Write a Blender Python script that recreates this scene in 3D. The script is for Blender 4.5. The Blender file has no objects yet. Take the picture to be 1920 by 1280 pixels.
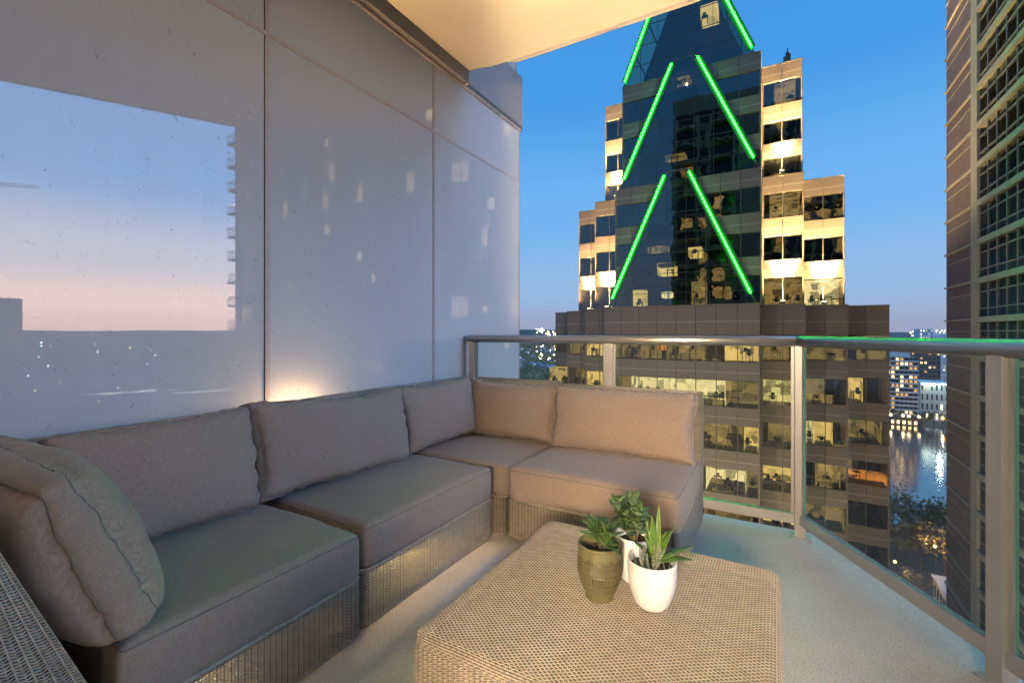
import bpy, bmesh, math, random
import numpy as np
from mathutils import Vector, Matrix, noise as mnoise

# ------------------------------------------------------------------ scene, camera, sky
S = bpy.context.scene
COL = S.collection
R = math.radians
rnd = random.Random(7)
EYE = 1.10                                   # camera height over the balcony floor
cam = bpy.data.cameras.new('camera')
cam_o = bpy.data.objects.new('camera', cam); COL.objects.link(cam_o)
cam.sensor_width = 36.0; cam.lens = 36.0 * 859 / 1920
cam.shift_y = -18 / 1920
cam.clip_start = 0.02; cam.clip_end = 30000
cam_o.location = (0, 0, EYE); cam_o.rotation_euler = (R(90), 0, R(30))
S.camera = cam_o

SUN_AZ = R(12)                               # sunset glow: this angle from +X towards +Y
w = bpy.data.worlds.new('World'); S.world = w; w.use_nodes = True
nt = w.node_tree; bg = nt.nodes['Background']
tc = nt.nodes.new('ShaderNodeTexCoord'); sep = nt.nodes.new('ShaderNodeSeparateXYZ')
nt.links.new(tc.outputs['Generated'], sep.inputs[0])
asn = nt.nodes.new('ShaderNodeMath'); asn.operation = 'ARCSINE'; nt.links.new(sep.outputs[2], asn.inputs[0])
mr = nt.nodes.new('ShaderNodeMapRange'); mr.inputs[1].default_value = R(-4); mr.inputs[2].default_value = R(90)
nt.links.new(asn.outputs[0], mr.inputs[0])
def ramp(pairs):
    n = nt.nodes.new('ShaderNodeValToRGB'); n.color_ramp.interpolation = 'EASE'
    e = n.color_ramp.elements
    while len(e) < len(pairs): e.new(0.5)
    for k, (p, c) in enumerate(pairs): e[k].position = p; e[k].color = (*c, 1)
    nt.links.new(mr.outputs[0], n.inputs[0]); return n
def el(d): return (d + 4) / 94
cool = ramp([(el(-4), (0.158, 0.214, 0.326)), (el(0), (0.233, 0.270, 0.391)), (el(5), (0.205, 0.335, 0.530)), (el(14), (0.116, 0.316, 0.595)), (el(28), (0.042, 0.228, 0.539)), (el(55), (0.028, 0.140, 0.409)), (el(90), (0.042, 0.149, 0.391))])
warm = ramp([(el(-4), (1.830, 1.344, 1.296)), (el(0), (4.758, 3.136, 2.592)), (el(3), (6.100, 4.144, 3.348)), (el(7), (3.660, 3.584, 3.996)), (el(15), (0.732, 2.128, 4.536)), (el(30), (0.415, 1.792, 4.212)), (el(50), (0.732, 1.456, 2.592)), (el(90), (0.073, 0.213, 0.518))])
dot = nt.nodes.new('ShaderNodeVectorMath'); dot.operation = 'DOT_PRODUCT'
nt.links.new(tc.outputs['Generated'], dot.inputs[0]); dot.inputs[1].default_value = (math.cos(SUN_AZ), math.sin(SUN_AZ), 0)
mr2 = nt.nodes.new('ShaderNodeMapRange'); mr2.interpolation_type = 'SMOOTHSTEP'; mr2.inputs[1].default_value = 0.42; mr2.inputs[2].default_value = 1.0
nt.links.new(dot.outputs['Value'], mr2.inputs[0])
mx = nt.nodes.new('ShaderNodeMix'); mx.data_type = 'RGBA'
nt.links.new(mr2.outputs[0], mx.inputs[0]); nt.links.new(cool.outputs[0], mx.inputs[6]); nt.links.new(warm.outputs[0], mx.inputs[7])
sky = nt.nodes.new('ShaderNodeTexSky'); sky.sky_type = 'NISHITA'; sky.sun_disc = False
sky.sun_elevation = R(-1); sky.sun_rotation = R(90) - SUN_AZ; sky.air_density = 1; sky.dust_density = .5; sky.ozone_density = 4
sc_ = nt.nodes.new('ShaderNodeVectorMath'); sc_.operation = 'SCALE'; sc_.inputs[3].default_value = 0.12
nt.links.new(sky.outputs[0], sc_.inputs[0])
ad = nt.nodes.new('ShaderNodeVectorMath'); ad.operation = 'ADD'
nt.links.new(mx.outputs[2], ad.inputs[0]); nt.links.new(sc_.outputs[0], ad.inputs[1])
nt.links.new(ad.outputs[0], bg.inputs[0]); bg.inputs[1].default_value = 1.0

S.view_settings.view_transform = 'Standard'; S.view_settings.look = 'None'
S.view_settings.exposure = 0.5; S.view_settings.gamma = 1.0
S.view_settings.use_curve_mapping = False
S.render.engine = 'CYCLES'
cy = S.cycles
cy.max_bounces = 10; cy.diffuse_bounces = 4; cy.glossy_bounces = 5; cy.transparent_max_bounces = 16; cy.transmission_bounces = 6
cy.caustics_reflective = False; cy.caustics_refractive = False
cy.sample_clamp_indirect = 4.0
cy.use_denoising = True
try:
    cy.denoiser = 'OPENIMAGEDENOISE'; cy.denoising_input_passes = 'RGB_ALBEDO_NORMAL'; cy.denoising_prefilter = 'NONE'
except Exception: pass

# ------------------------------------------------------------------ materials
def nodes(name):
    m = bpy.data.materials.new(name); m.use_nodes = True
    return m, m.node_tree, m.node_tree.nodes['Principled BSDF']
def lk(t, a, b): t.links.new(a, b)
def coord(t, kind='Object', scale=(1, 1, 1)):
    c = t.nodes.new('ShaderNodeTexCoord'); mp = t.nodes.new('ShaderNodeMapping')
    mp.inputs['Scale'].default_value = scale; lk(t, c.outputs[kind], mp.inputs[0]); return mp.outputs[0]
def noise_n(t, vec, scale, detail=3, rough=.55, dist=0):
    n = t.nodes.new('ShaderNodeTexNoise'); n.inputs['Scale'].default_value = scale; n.inputs['Detail'].default_value = detail
    n.inputs['Roughness'].default_value = rough; n.inputs['Distortion'].default_value = dist
    lk(t, vec, n.inputs['Vector']); return n.outputs['Fac']
def cramp(t, fac, pairs):
    n = t.nodes.new('ShaderNodeValToRGB'); e = n.color_ramp.elements
    while len(e) < len(pairs): e.new(.5)
    for k, (p, c) in enumerate(pairs): e[k].position = p; e[k].color = (*c, 1)
    lk(t, fac, n.inputs[0]); return n.outputs[0]
def bump(t, h, strength, dist, b):
    n = t.nodes.new('ShaderNodeBump'); n.inputs['Strength'].default_value = strength; n.inputs['Distance'].default_value = dist
    lk(t, h, n.inputs['Height']); lk(t, n.outputs[0], b.inputs['Normal'])
def plain(name, c, rough=.6, metal=0, var=.12, scale=8, bmp=0, kind='Object', spec=.5):
    m, t, b = nodes(name)
    b.inputs['Roughness'].default_value = rough; b.inputs['Metallic'].default_value = metal
    b.inputs['Specular IOR Level'].default_value = spec
    v = coord(t, kind); f = noise_n(t, v, scale, 4)
    lo = tuple(x * (1 - var) for x in c); hi = tuple(min(1, x * (1 + var)) for x in c)
    lk(t, cramp(t, f, [(.3, lo), (.7, hi)]), b.inputs['Base Color'])
    if bmp: bump(t, noise_n(t, v, scale * 6, 4), .5, bmp, b)
    return m
def emit(name, c, s):
    m = bpy.data.materials.new(name); m.use_nodes = True; t = m.node_tree
    t.nodes.remove(t.nodes['Principled BSDF']); e = t.nodes.new('ShaderNodeEmission')
    e.inputs[0].default_value = (*c, 1); e.inputs[1].default_value = s
    lk(t, e.outputs[0], t.nodes['Material Output'].inputs[0]); return m

MAT = {}
# fabric: heathered taupe weave
m, t, b = nodes('taupe_fabric'); MAT['fabric'] = m
b.inputs['Roughness'].default_value = .95; b.inputs['Specular IOR Level'].default_value = .15
b.inputs['Sheen Weight'].default_value = .15
v1 = coord(t, 'UV', (45, 900, 1)); v2 = coord(t, 'UV', (900, 45, 1))
f1 = noise_n(t, v1, 1, 2); f2 = noise_n(t, v2, 1, 2)
av = t.nodes.new('ShaderNodeMath'); av.operation = 'ADD'; lk(t, f1, av.inputs[0]); lk(t, f2, av.inputs[1])
hv = t.nodes.new('ShaderNodeMath'); hv.operation = 'MULTIPLY'; lk(t, av.outputs[0], hv.inputs[0]); hv.inputs[1].default_value = .5
lk(t, cramp(t, hv.outputs[0], [(.36, (.255, .188, .148)), (.5, (.348, .262, .208)), (.64, (.445, .342, .275))]), b.inputs['Base Color'])
bump(t, hv.outputs[0], .35, .0015, b)
MAT['piping'] = plain('seam_thread', (.20, .17, .15), .95, 0, .1, 60)
# wicker
m, t, b = nodes('weathered_wicker'); MAT['wicker'] = m
b.inputs['Roughness'].default_value = .55; b.inputs['Specular IOR Level'].default_value = .35
v = coord(t, 'Object', (1, 1, 1)); f = noise_n(t, v, 38, 4, .7)
lk(t, cramp(t, f, [(.3, (.43, .36, .27)), (.5, (.60, .51, .395)), (.7, (.73, .64, .52))]), b.inputs['Base Color'])
tl_ = t.nodes.new('ShaderNodeBsdfTranslucent'); tl_.inputs[0].default_value = (.75, .55, .32, 1); mxs = t.nodes.new('ShaderNodeMixShader'); mxs.inputs[0].default_value = .30
lk(t, b.outputs[0], mxs.inputs[1]); lk(t, tl_.outputs[0], mxs.inputs[2]); lk(t, mxs.outputs[0], t.nodes['Material Output'].inputs[0])
MAT['stake'] = plain('gap_shaded_stake', (.30, .24, .175), .7, 0, .2, 30)  # darker than the strands: shade of the weave gaps put into the colour
MAT['frame'] = plain('dark_frame', (.04, .036, .033), .7)
# floor
m, t, b = nodes('speckled_deck_coating'); MAT['floor'] = m
b.inputs['Roughness'].default_value = .72
v = coord(t); fa = noise_n(t, v, 1.7, 7, .68); fb = noise_n(t, v, 160, 2, .6); fc = noise_n(t, v, 420, 1)
base = cramp(t, fa, [(.30, (.53, .49, .42)), (.46, (.64, .595, .52)), (.7, (.715, .665, .59))])
sp = cramp(t, fb, [(.34, (.55, .52, .48)), (.5, (1, 1, 1)), (.66, (1.0, 1.0, 1.0))])
mm = t.nodes.new('ShaderNodeMix'); mm.data_type = 'RGBA'; mm.blend_type = 'MULTIPLY'; mm.inputs[0].default_value = .75
lk(t, base, mm.inputs[6]); lk(t, sp, mm.inputs[7]); lk(t, mm.outputs[2], b.inputs['Base Color'])
bump(t, fb, .55, .004, b)
MAT['ceiling'] = plain('cream_stucco', (.66, .585, .44), .85, 0, .04, 2.5, .002)
MAT['alu'] = plain('taupe_painted_metal', (.45, .43, .405), .42, .35, .05, 6)
MAT['rail'] = plain('rail_metal', (.40, .37, .345), .28, .75, .04, 6)
MAT['fascia'] = plain('fascia_metal', (.36, .335, .325), .42, .3, .05, 3)
MAT['silicone'] = plain('joint_trim', (.50, .42, .38), .6, .1, .1, 20)
MAT['dark'] = plain('black_gap', (.012, .011, .010), .8)
# fritted milky wall glass: a white backing under a reflective coating
m = bpy.data.materials.new('milky_wall_glass'); m.use_nodes = True; t = m.node_tree; MAT['wallglass'] = m
b = t.nodes['Principled BSDF']; b.inputs['Roughness'].default_value = .7; b.inputs['Specular IOR Level'].default_value = 0
v = coord(t); sp = noise_n(t, v, 42, 3, .8, .6); sm = noise_n(t, v, .9, 4); st_ = noise_n(t, coord(t, 'Object', (1, 9, .35)), 2.2, 4, .7)
dirt = cramp(t, sp, [(.64, (1, 1, 1)), (.72, (.55, .53, .5))])
stk = cramp(t, st_, [(.3, (.965, .965, .965)), (.62, (1, 1, 1))])
bs = cramp(t, sm, [(.3, (.565, .57, .57)), (.7, (.615, .62, .62))])
mm = t.nodes.new('ShaderNodeMix'); mm.data_type = 'RGBA'; mm.blend_type = 'MULTIPLY'; mm.inputs[0].default_value = 1
lk(t, dirt, mm.inputs[6]); lk(t, stk, mm.inputs[7])
m3 = t.nodes.new('ShaderNodeMix'); m3.data_type = 'RGBA'; m3.blend_type = 'MULTIPLY'; m3.inputs[0].default_value = 1
lk(t, bs, m3.inputs[6]); lk(t, mm.outputs[2], m3.inputs[7]); lk(t, m3.outputs[2], b.inputs['Base Color'])
g = t.nodes.new('ShaderNodeBsdfGlossy'); lk(t, mm.outputs[2], g.inputs['Color'])
lk(t, cramp(t, st_, [(.35, (.016,) * 3), (.6, (.009,) * 3)]), g.inputs['Roughness'])
wb = t.nodes.new('ShaderNodeBump'); wb.inputs['Strength'].default_value = .18; wb.inputs['Distance'].default_value = .0016
lk(t, noise_n(t, v, 1.4, 2), wb.inputs['Height']); lk(t, wb.outputs[0], g.inputs['Normal'])
fr = t.nodes.new('ShaderNodeFresnel'); fr.inputs[0].default_value = 1.5
ma = t.nodes.new('ShaderNodeMath'); ma.operation = 'MULTIPLY_ADD'; lk(t, fr.outputs[0], ma.inputs[0]); ma.inputs[1].default_value = .8; ma.inputs[2].default_value = .036
ms = t.nodes.new('ShaderNodeMixShader'); lk(t, ma.outputs[0], ms.inputs[0]); lk(t, b.outputs[0], ms.inputs[1]); lk(t, g.outputs[0], ms.inputs[2])
lk(t, ms.outputs[0], t.nodes['Material Output'].inputs[0])
def thin_glass(name, tint, refl, dust, rough=.003, wave=0, ior=1.5, dustc=(.5, .48, .45)):
    m = bpy.data.materials.new(name); m.use_nodes = True; t = m.node_tree
    b = t.nodes['Principled BSDF']; b.inputs['Roughness'].default_value = .9; b.inputs['Base Color'].default_value = (*dustc, 1); b.inputs['Specular IOR Level'].default_value = 0
    tr = t.nodes.new('ShaderNodeBsdfTransparent'); tr.inputs[0].default_value = (*tint, 1)
    g = t.nodes.new('ShaderNodeBsdfGlossy'); g.inputs['Roughness'].default_value = rough
    fr = t.nodes.new('ShaderNodeFresnel'); fr.inputs[0].default_value = ior
    ad_ = t.nodes.new('ShaderNodeMath'); ad_.operation = 'ADD'; lk(t, fr.outputs[0], ad_.inputs[0]); ad_.inputs[1].default_value = refl
    ge = t.nodes.new('ShaderNodeNewGeometry'); iv = t.nodes.new('ShaderNodeMath'); iv.operation = 'SUBTRACT'; iv.inputs[0].default_value = 1; lk(t, ge.outputs['Backfacing'], iv.inputs[1])
    ma = t.nodes.new('ShaderNodeMath'); ma.operation = 'MULTIPLY'; ma.use_clamp = True; lk(t, ad_.outputs[0], ma.inputs[0]); lk(t, iv.outputs[0], ma.inputs[1])
    m1 = t.nodes.new('ShaderNodeMixShader'); lk(t, ma.outputs[0], m1.inputs[0]); lk(t, tr.outputs[0], m1.inputs[1]); lk(t, g.outputs[0], m1.inputs[2])
    out = m1.outputs[0]
    v = coord(t)
    if wave:
        n = t.nodes.new('ShaderNodeBump'); n.inputs['Strength'].default_value = 1; n.inputs['Distance'].default_value = wave
        lk(t, noise_n(t, v, .55, 2, .5, .3), n.inputs['Height']); lk(t, n.outputs[0], g.inputs['Normal'])
    if dust:
        f = noise_n(t, v, 90, 3, .8); f2 = noise_n(t, v, 2.2, 3)
        r1 = cramp(t, f, [(.45, (dust * .5,) * 3), (.78, (dust * 4,) * 3)])
        mu = t.nodes.new('ShaderNodeMath'); mu.operation = 'MULTIPLY'; lk(t, r1, mu.inputs[0]); lk(t, cramp(t, f2, [(.3, (.6,) * 3), (.7, (1, 1, 1))]), mu.inputs[1])
        m2 = t.nodes.new('ShaderNodeMixShader'); lk(t, mu.outputs[0], m2.inputs[0]); lk(t, out, m2.inputs[1]); lk(t, b.outputs[0], m2.inputs[2]); out = m2.outputs[0]
    lk(t, out, t.nodes['Material Output'].inputs[0]); return m
MAT['railglass'] = thin_glass('dusty_rail_glass', (.94, .97, .95), 0.0, .035)
MAT['glassedge'] = plain('green_glass_edge', (.10, .26, .19), .15, 0, .1, 30)
MAT['towerglass'] = thin_glass('dark_office_glass', (.74, .73, .66), .10, 0, .004, .012)
MAT['bayglass'] = thin_glass('dark_bay_glass', (.62, .66, .60), .085, 0, .004, .011)
MAT['paneglass'] = thin_glass('apartment_window_glass', (.6, .62, .62), .12, 0)
# granite with an inlaid pale strip
def granite(name, c, strip):
    m, t, b = nodes(name); b.inputs['Roughness'].default_value = .5
    v = coord(t); f = noise_n(t, v, 9, 5, .75); f2 = noise_n(t, v, 1.1, 3)
    mixd = cramp(t, f, [(.3, tuple(x * .8 for x in c)), (.7, tuple(x * 1.2 for x in c))])
    m2 = t.nodes.new('ShaderNodeMix'); m2.data_type = 'RGBA'; m2.blend_type = 'MULTIPLY'; m2.inputs[0].default_value = .6
    lk(t, mixd, m2.inputs[6]); lk(t, cramp(t, f2, [(.3, (.78, .76, .74)), (.7, (1, 1, 1))]), m2.inputs[7])
    s = t.nodes.new('ShaderNodeSeparateXYZ'); cc = t.nodes.new('ShaderNodeTexCoord'); lk(t, cc.outputs['Object'], s.inputs[0])
    cmp = t.nodes.new('ShaderNodeMath'); cmp.operation = 'COMPARE'; lk(t, s.outputs[2], cmp.inputs[0]); cmp.inputs[1].default_value = -.12; cmp.inputs[2].default_value = .05
    m3 = t.nodes.new('ShaderNodeMix'); m3.data_type = 'RGBA'; lk(t, cmp.outputs[0], m3.inputs[0]); lk(t, m2.outputs[2], m3.inputs[6]); m3.inputs[7].default_value = (*strip, 1)
    lk(t, m3.outputs[2], b.inputs['Base Color']); return m
MAT['granite'] = granite('pink_granite', (.285, .212, .155), (.42, .33, .25))
MAT['core'] = plain('office_core', (.05, .047, .043), .8)
MAT['mullion'] = plain('bronze_mullion', (.16, .135, .10), .4, .4)
MAT['brown'] = plain('brown_precast', (.225, .165, .145), .75, 0, .12, .8)
MAT['cream_band'] = plain('cream_precast', (.50, .45, .33), .8, 0, .08, 1.2)
MAT['louver'] = plain('grey_green_louver', (.13, .13, .12), .5, .2, .12, 3)
MAT['louver_frame'] = plain('louver_frame', (.36, .34, .28), .5, .2)
MAT['apt'] = plain('apartment_brick', (.15, .12, .11), .85, 0, .1, .9)
MAT['apt_light'] = plain('apartment_pale_panel', (.72, .72, .74), .8, 0, .06, .9)
MAT['dark_glass'] = plain('dark_window', (.035, .045, .055), .08, 0, .2, .6)
MAT['green'] = emit('green_tube_light', (.0038, 1, .0048), 96)
MAT['green_side'] = emit('green_tube_side', (.006, 1, .03), 14); MAT['halo'] = plain('neon_halo_plate', (.05, .05, .045), .9)
MAT['concrete'] = plain('concrete', (.36, .34, .31), .85, 0, .1, .5)
MAT['white_wall'] = plain('white_plaster', (.7, .68, .64), .85, 0, .04, 1)
MAT['warm_paint'] = plain('warm_room_paint', (.72, .62, .46), .9, 0, .04, 1)
MAT['oak'] = plain('oak_floor', (.35, .24, .15), .5, 0, .2, 5)
def room_emit(name, c, s, scale=1.2):
    m = bpy.data.materials.new(name); m.use_nodes = True; t = m.node_tree
    t.nodes.remove(t.nodes['Principled BSDF']); e = t.nodes.new('ShaderNodeEmission'); e.inputs[1].default_value = s
    v = coord(t); br = t.nodes.new('ShaderNodeTexVoronoi'); br.distance = 'CHEBYCHEV'; br.inputs['Scale'].default_value = scale
    lk(t, v, br.inputs['Vector'])
    f = noise_n(t, v, 2.5, 4, .7)
    a = t.nodes.new('ShaderNodeSeparateColor'); lk(t, br.outputs['Color'], a.inputs[0])
    mu = t.nodes.new('ShaderNodeMath'); mu.operation = 'MULTIPLY'; lk(t, a.outputs[0], mu.inputs[0]); lk(t, f, mu.inputs[1])
    lk(t, cramp(t, mu.outputs[0], [(.05, tuple(x * .25 for x in c)), (.2, tuple(x * .75 for x in c)), (.5, c)]), e.inputs[0])
    lk(t, e.outputs[0], t.nodes['Material Output'].inputs[0]); return m
MAT['room_cream'] = room_emit('lit_office_cream', (1, .82, .44), 1.6)
MAT['room_amber'] = room_emit('lit_office_amber', (1.0, .66, .22), 1.4)
MAT['room_dim'] = room_emit('lit_office_dim', (.72, .48, .17), .55)
MAT['room_green'] = room_emit('lit_office_yellowgreen', (.95, .82, .34), 1.15)
MAT['room_orange'] = room_emit('lit_orange_cove', (1.0, .33, .05), 1.1)
MAT['lamp_warm'] = emit('warm_ceiling_strip', (1, .86, .55), 3.5)
MAT['win_warm'] = room_emit('warm_flat_window', (1, .70, .36), 1.15, .8)
MAT['win_small'] = emit('small_flat_light', (1, .74, .40), 1.5)
MAT['furn'] = plain('dark_furniture', (.025, .024, .022), .7)
MAT['star'] = emit('street_light_glow', (1, .72, .36), 34)
MAT['star_white'] = emit('white_light_glow', (.9, .97, 1), 34)
MAT['star_orange'] = emit('sodium_glow', (1, .5, .16), 10)
MAT['roof_light'] = emit('roof_light_glow', (.85, 1, .95), 5)
MAT['bank_star'] = emit('bank_lamp_glow', (1, .76, .42), 9); MAT['bank_star_white'] = emit('bank_white_glow', (.95, .97, 1), 8); MAT['bank_star_orange'] = emit('bank_sodium_glow', (1, .52, .18), 8)
MAT['red'] = emit('tail_light', (1, .05, .03), 6)
MAT['leaf'] = plain('tree_leaves', (.085, .10, .045), .8, 0, .35, .6)
MAT['leaf_grey'] = plain('spring_leaves', (.12, .115, .065), .8, 0, .35, .6)
MAT['trunk'] = plain('bark', (.07, .055, .045), .9)
MAT['roof_blue'] = plain('slate_roof', (.16, .2, .27), .6, 0, .15, .4)

# ------------------------------------------------------------------ mesh helpers
class MB:
    def __init__(s): s.v = []; s.f = []; s.mi = []; s.uv = None
    def add(s, vs, fs, mi=0):
        o = len(s.v); s.v += [tuple(p) for p in vs]; s.f += [tuple(i + o for i in f) for f in fs]; s.mi += [mi] * len(fs); return s
    def box(s, x0, x1, y0, y1, z0, z1, mi=0):
        return s.add([(x0, y0, z0), (x1, y0, z0), (x1, y1, z0), (x0, y1, z0), (x0, y0, z1), (x1, y0, z1), (x1, y1, z1), (x0, y1, z1)],
                     [(0, 3, 2, 1), (4, 5, 6, 7), (0, 1, 5, 4), (1, 2, 6, 5), (2, 3, 7, 6), (3, 0, 4, 7)], mi)
    def prism(s, poly, z0, z1, mi=0):
        n = len(poly)
        return s.add([(x, y, z0) for x, y in poly] + [(x, y, z1) for x, y in poly],
                     [tuple(range(n - 1, -1, -1)), tuple(range(n, 2 * n))] + [(i, (i + 1) % n, n + (i + 1) % n, n + i) for i in range(n)], mi)
    def prism_y(s, poly, y0, y1, mi=0):          # poly in x,z, counter-clockwise seen from -y
        n = len(poly)
        return s.add([(x, y0, z) for x, z in poly] + [(x, y1, z) for x, z in poly],
                     [tuple(range(n)), tuple(range(2 * n - 1, n - 1, -1))] + [(i, n + i, n + (i + 1) % n, (i + 1) % n) for i in range(n)], mi)
    def bar(s, a, b, wx, wy, mi=0, up=(0, 0, 1)):
        a = Vector(a); b = Vector(b); d = (b - a).normalized(); u = Vector(up)
        if abs(d.dot(u)) > .98: u = Vector((1, 0, 0))
        x = d.cross(u).normalized() * wx / 2; y = x.cross(d).normalized() * wy / 2
        return s.add([a - x - y, a + x - y, a + x + y, a - x + y, b - x - y, b + x - y, b + x + y, b - x + y],
                     [(0, 3, 2, 1), (4, 5, 6, 7), (0, 1, 5, 4), (1, 2, 6, 5), (2, 3, 7, 6), (3, 0, 4, 7)], mi)
    def tube(s, pts, r, n=8, cap=True, mi=0, closed=False):
        pts = [Vector(p) for p in pts]; k = len(pts); rr = r if isinstance(r, (list, tuple)) else [r] * k
        o = len(s.v); ring = []; ref = Vector((0, 0, 1))
        for i, p in enumerate(pts):
            if closed: d = pts[(i + 1) % k] - pts[i - 1]
            else: d = pts[min(i + 1, k - 1)] - pts[max(i - 1, 0)]
            d.normalize()
            x = d.cross(ref)
            if x.length < .05: x = d.cross(Vector((1, 0, 0)))
            x.normalize(); y = d.cross(x)
            ring.append([p + (x * math.cos(a) + y * math.sin(a)) * rr[i] for a in [2 * math.pi * j / n for j in range(n)]])
        vs = [q for rg in ring for q in rg]
        fs = []
        for i in range(k if closed else k - 1):
            i2 = (i + 1) % k
            for j in range(n): fs.append((i * n + j, i * n + (j + 1) % n, i2 * n + (j + 1) % n, i2 * n + j))
        if cap and not closed: fs += [tuple(range(n - 1, -1, -1)), tuple(range((k - 1) * n, k * n))]
        return s.add(vs, fs, mi)
    def lathe(s, prof, n=32, c=(0, 0, 0), mi=0, fn=None):
        vs = []; fs = []
        for i, (r, z) in enumerate(prof):
            for j in range(n):
                a = 2 * math.pi * j / n; q = r if fn is None else r + fn(i, j, r, z)
                vs.append((c[0] + q * math.cos(a), c[1] + q * math.sin(a), c[2] + z))
        for i in range(len(prof) - 1):
            for j in range(n): fs.append((i * n + j, i * n + (j + 1) % n, (i + 1) * n + (j + 1) % n, (i + 1) * n + j))
        return s.add(vs, fs, mi)
    def ball(s, c, r, n=6, k=4, mi=0):
        prof = [(r * math.sin(math.pi * i / k) + 1e-4, -r * math.cos(math.pi * i / k)) for i in range(k + 1)]
        return s.lathe(prof, n, c, mi)
    def mesh(s, name, mats, smooth=False):
        me = bpy.data.meshes.new(name); me.from_pydata(s.v, [], s.f)
        for m in (mats if isinstance(mats, (list, tuple)) else [mats]): me.materials.append(m)
        if any(s.mi): me.polygons.foreach_set('material_index', s.mi)
        if smooth: me.polygons.foreach_set('use_smooth', [True] * len(s.f))
        me.update(); return me
    def build(s, name, mats, parent=None, smooth=False, **kw):
        return link(name, s.mesh(name, mats, smooth), parent, **kw)
def wl(o):
    p = Vector((0, 0, 0))
    while o is not None: p += o.location; o = o.parent
    return p
def link(name, me, parent=None, loc=None, **kw):
    """loc None: the mesh is in world coordinates; loc: world position of the mesh's origin"""
    o = bpy.data.objects.new(name, me); COL.objects.link(o)
    base = wl(parent) if parent is not None else Vector((0, 0, 0))
    o.parent = parent; o.location = (Vector(loc) if loc is not None else Vector((0, 0, 0))) - base
    tag(o, **kw); return o
def tag(o, label=None, cat=None, group=None, kind=None):
    if label: o['label'] = label
    if cat: o['category'] = cat
    if group: o['group'] = group
    if kind: o['kind'] = kind
    return o
def thing(name, loc, label, cat, group=None, kind=None):
    o = bpy.data.objects.new(name, None); COL.objects.link(o); o.location = loc; o.empty_display_size = .1
    return tag(o, label, cat, group, kind)
def np_mesh(name, V, F, mat, smooth=True, uv=None, stakes=False):
    me = bpy.data.meshes.new(name); n = len(F)
    me.vertices.add(len(V)); me.vertices.foreach_set('co', np.ascontiguousarray(V, dtype=np.float32).ravel())
    me.loops.add(n * 4); me.loops.foreach_set('vertex_index', np.ascontiguousarray(F, dtype=np.int32).ravel())
    me.polygons.add(n); me.polygons.foreach_set('loop_start', np.arange(0, n * 4, 4, dtype=np.int32)); me.polygons.foreach_set('loop_total', np.full(n, 4, dtype=np.int32))
    if smooth: me.polygons.foreach_set('use_smooth', np.ones(n, dtype=bool))
    if uv is not None:
        l = me.uv_layers.new(name='UVMap'); l.data.foreach_set('uv', np.ascontiguousarray(uv[F.ravel()], dtype=np.float32).ravel())
    me.materials.append(mat)
    if stakes:
        me.materials.append(MAT['stake']); mi = np.zeros(n, np.int32); mi[WSPLIT['n']:] = 1; me.polygons.foreach_set('material_index', mi)
    me.update(calc_edges=True); me.validate(); return me
PIECES = {}; WSPLIT = {'n': 0}
def piece(name, sx, sy, sz, mat, loc, parent, **kw):       # a box piece sharing mesh data with its like; loc = centre
    k = (name, round(sx, 3), round(sy, 3), round(sz, 3), mat.name)
    if k not in PIECES: PIECES[k] = MB().box(-sx / 2, sx / 2, -sy / 2, sy / 2, -sz / 2, sz / 2).mesh(name, mat)
    return link(name, PIECES[k], parent, loc=loc, **kw)

# ------------------------------------------------------------------ weave (real strands over stakes)
def weave(P, Ls, Lt, ps, pt, closed=False, amp=.0016, th=.0022, fill=.86, stake=True, rib=False):
    """P(s, t) -> position, normal, t-direction (arrays). Wefts run along s, stakes along t."""
    ns = max(2, int(round(Ls / ps))); nt_ = max(2, int(round(Lt / pt)))
    if closed and ns % 2: ns += 1
    s = np.arange(ns + (0 if closed else 1)) * Ls / ns; tt = (np.arange(nt_) + .5) * Lt / nt_
    SS, TT = np.meshgrid(s, tt); p, n, d = P(SS, TT)
    sg = np.where((np.add.outer(np.arange(nt_), np.arange(len(s))) % 2) == 0, 1., -1.)[..., None]
    if rib:                                   # every other stake stands out: upright ribs, with a little alternation left
        col_ = np.where(np.arange(len(s)) % 2 == 0, 1., -1.)[None, :, None]; sg = col_ * 1.0 + sg * .35
    jit = (np.sin(SS * 37.1 + TT * 91.7) * np.sin(TT * 53.3))[..., None] * .0005
    c = p + n * amp * sg + d * jit
    hw = Lt / nt_ * fill / 2
    ring = np.stack([c + d * hw, c + n * th / 2 + d * hw * .35, c + n * th / 2 - d * hw * .35, c - d * hw, c - n * th / 2], axis=2)
    K = 5; m = len(s); V = ring.reshape(-1, 3)
    idx = np.arange(nt_ * m * K).reshape(nt_, m, K)
    a = idx if closed else idx[:, :-1]; b2 = np.roll(idx, -1, axis=1) if closed else idx[:, 1:]
    F = np.stack([a, np.roll(a, -1, axis=2), np.roll(b2, -1, axis=2), b2], axis=-1).reshape(-1, 4)
    if stake:
        kt = max(2, min(nt_, int(Lt / .02))); t2 = np.linspace(0, Lt, kt + 1); S2, T2 = np.meshgrid(s, t2, indexing='ij')
        p2, n2, d2 = P(S2, T2); side = np.cross(n2, d2); hs = .0016
        r2 = np.stack([p2 + side * hs + n2 * .0006, p2 - side * hs + n2 * .0006], axis=2)
        WSPLIT['n'] = len(F); o = len(V); i2 = np.arange(r2.shape[0] * r2.shape[1] * 2).reshape(r2.shape[0], r2.shape[1], 2) + o
        F2 = np.stack([i2[:, :-1, 0], i2[:, :-1, 1], i2[:, 1:, 1], i2[:, 1:, 0]], axis=-1).reshape(-1, 4)
        V = np.concatenate([V, r2.reshape(-1, 3)]); F = np.concatenate([F, F2])
    return V, F
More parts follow.
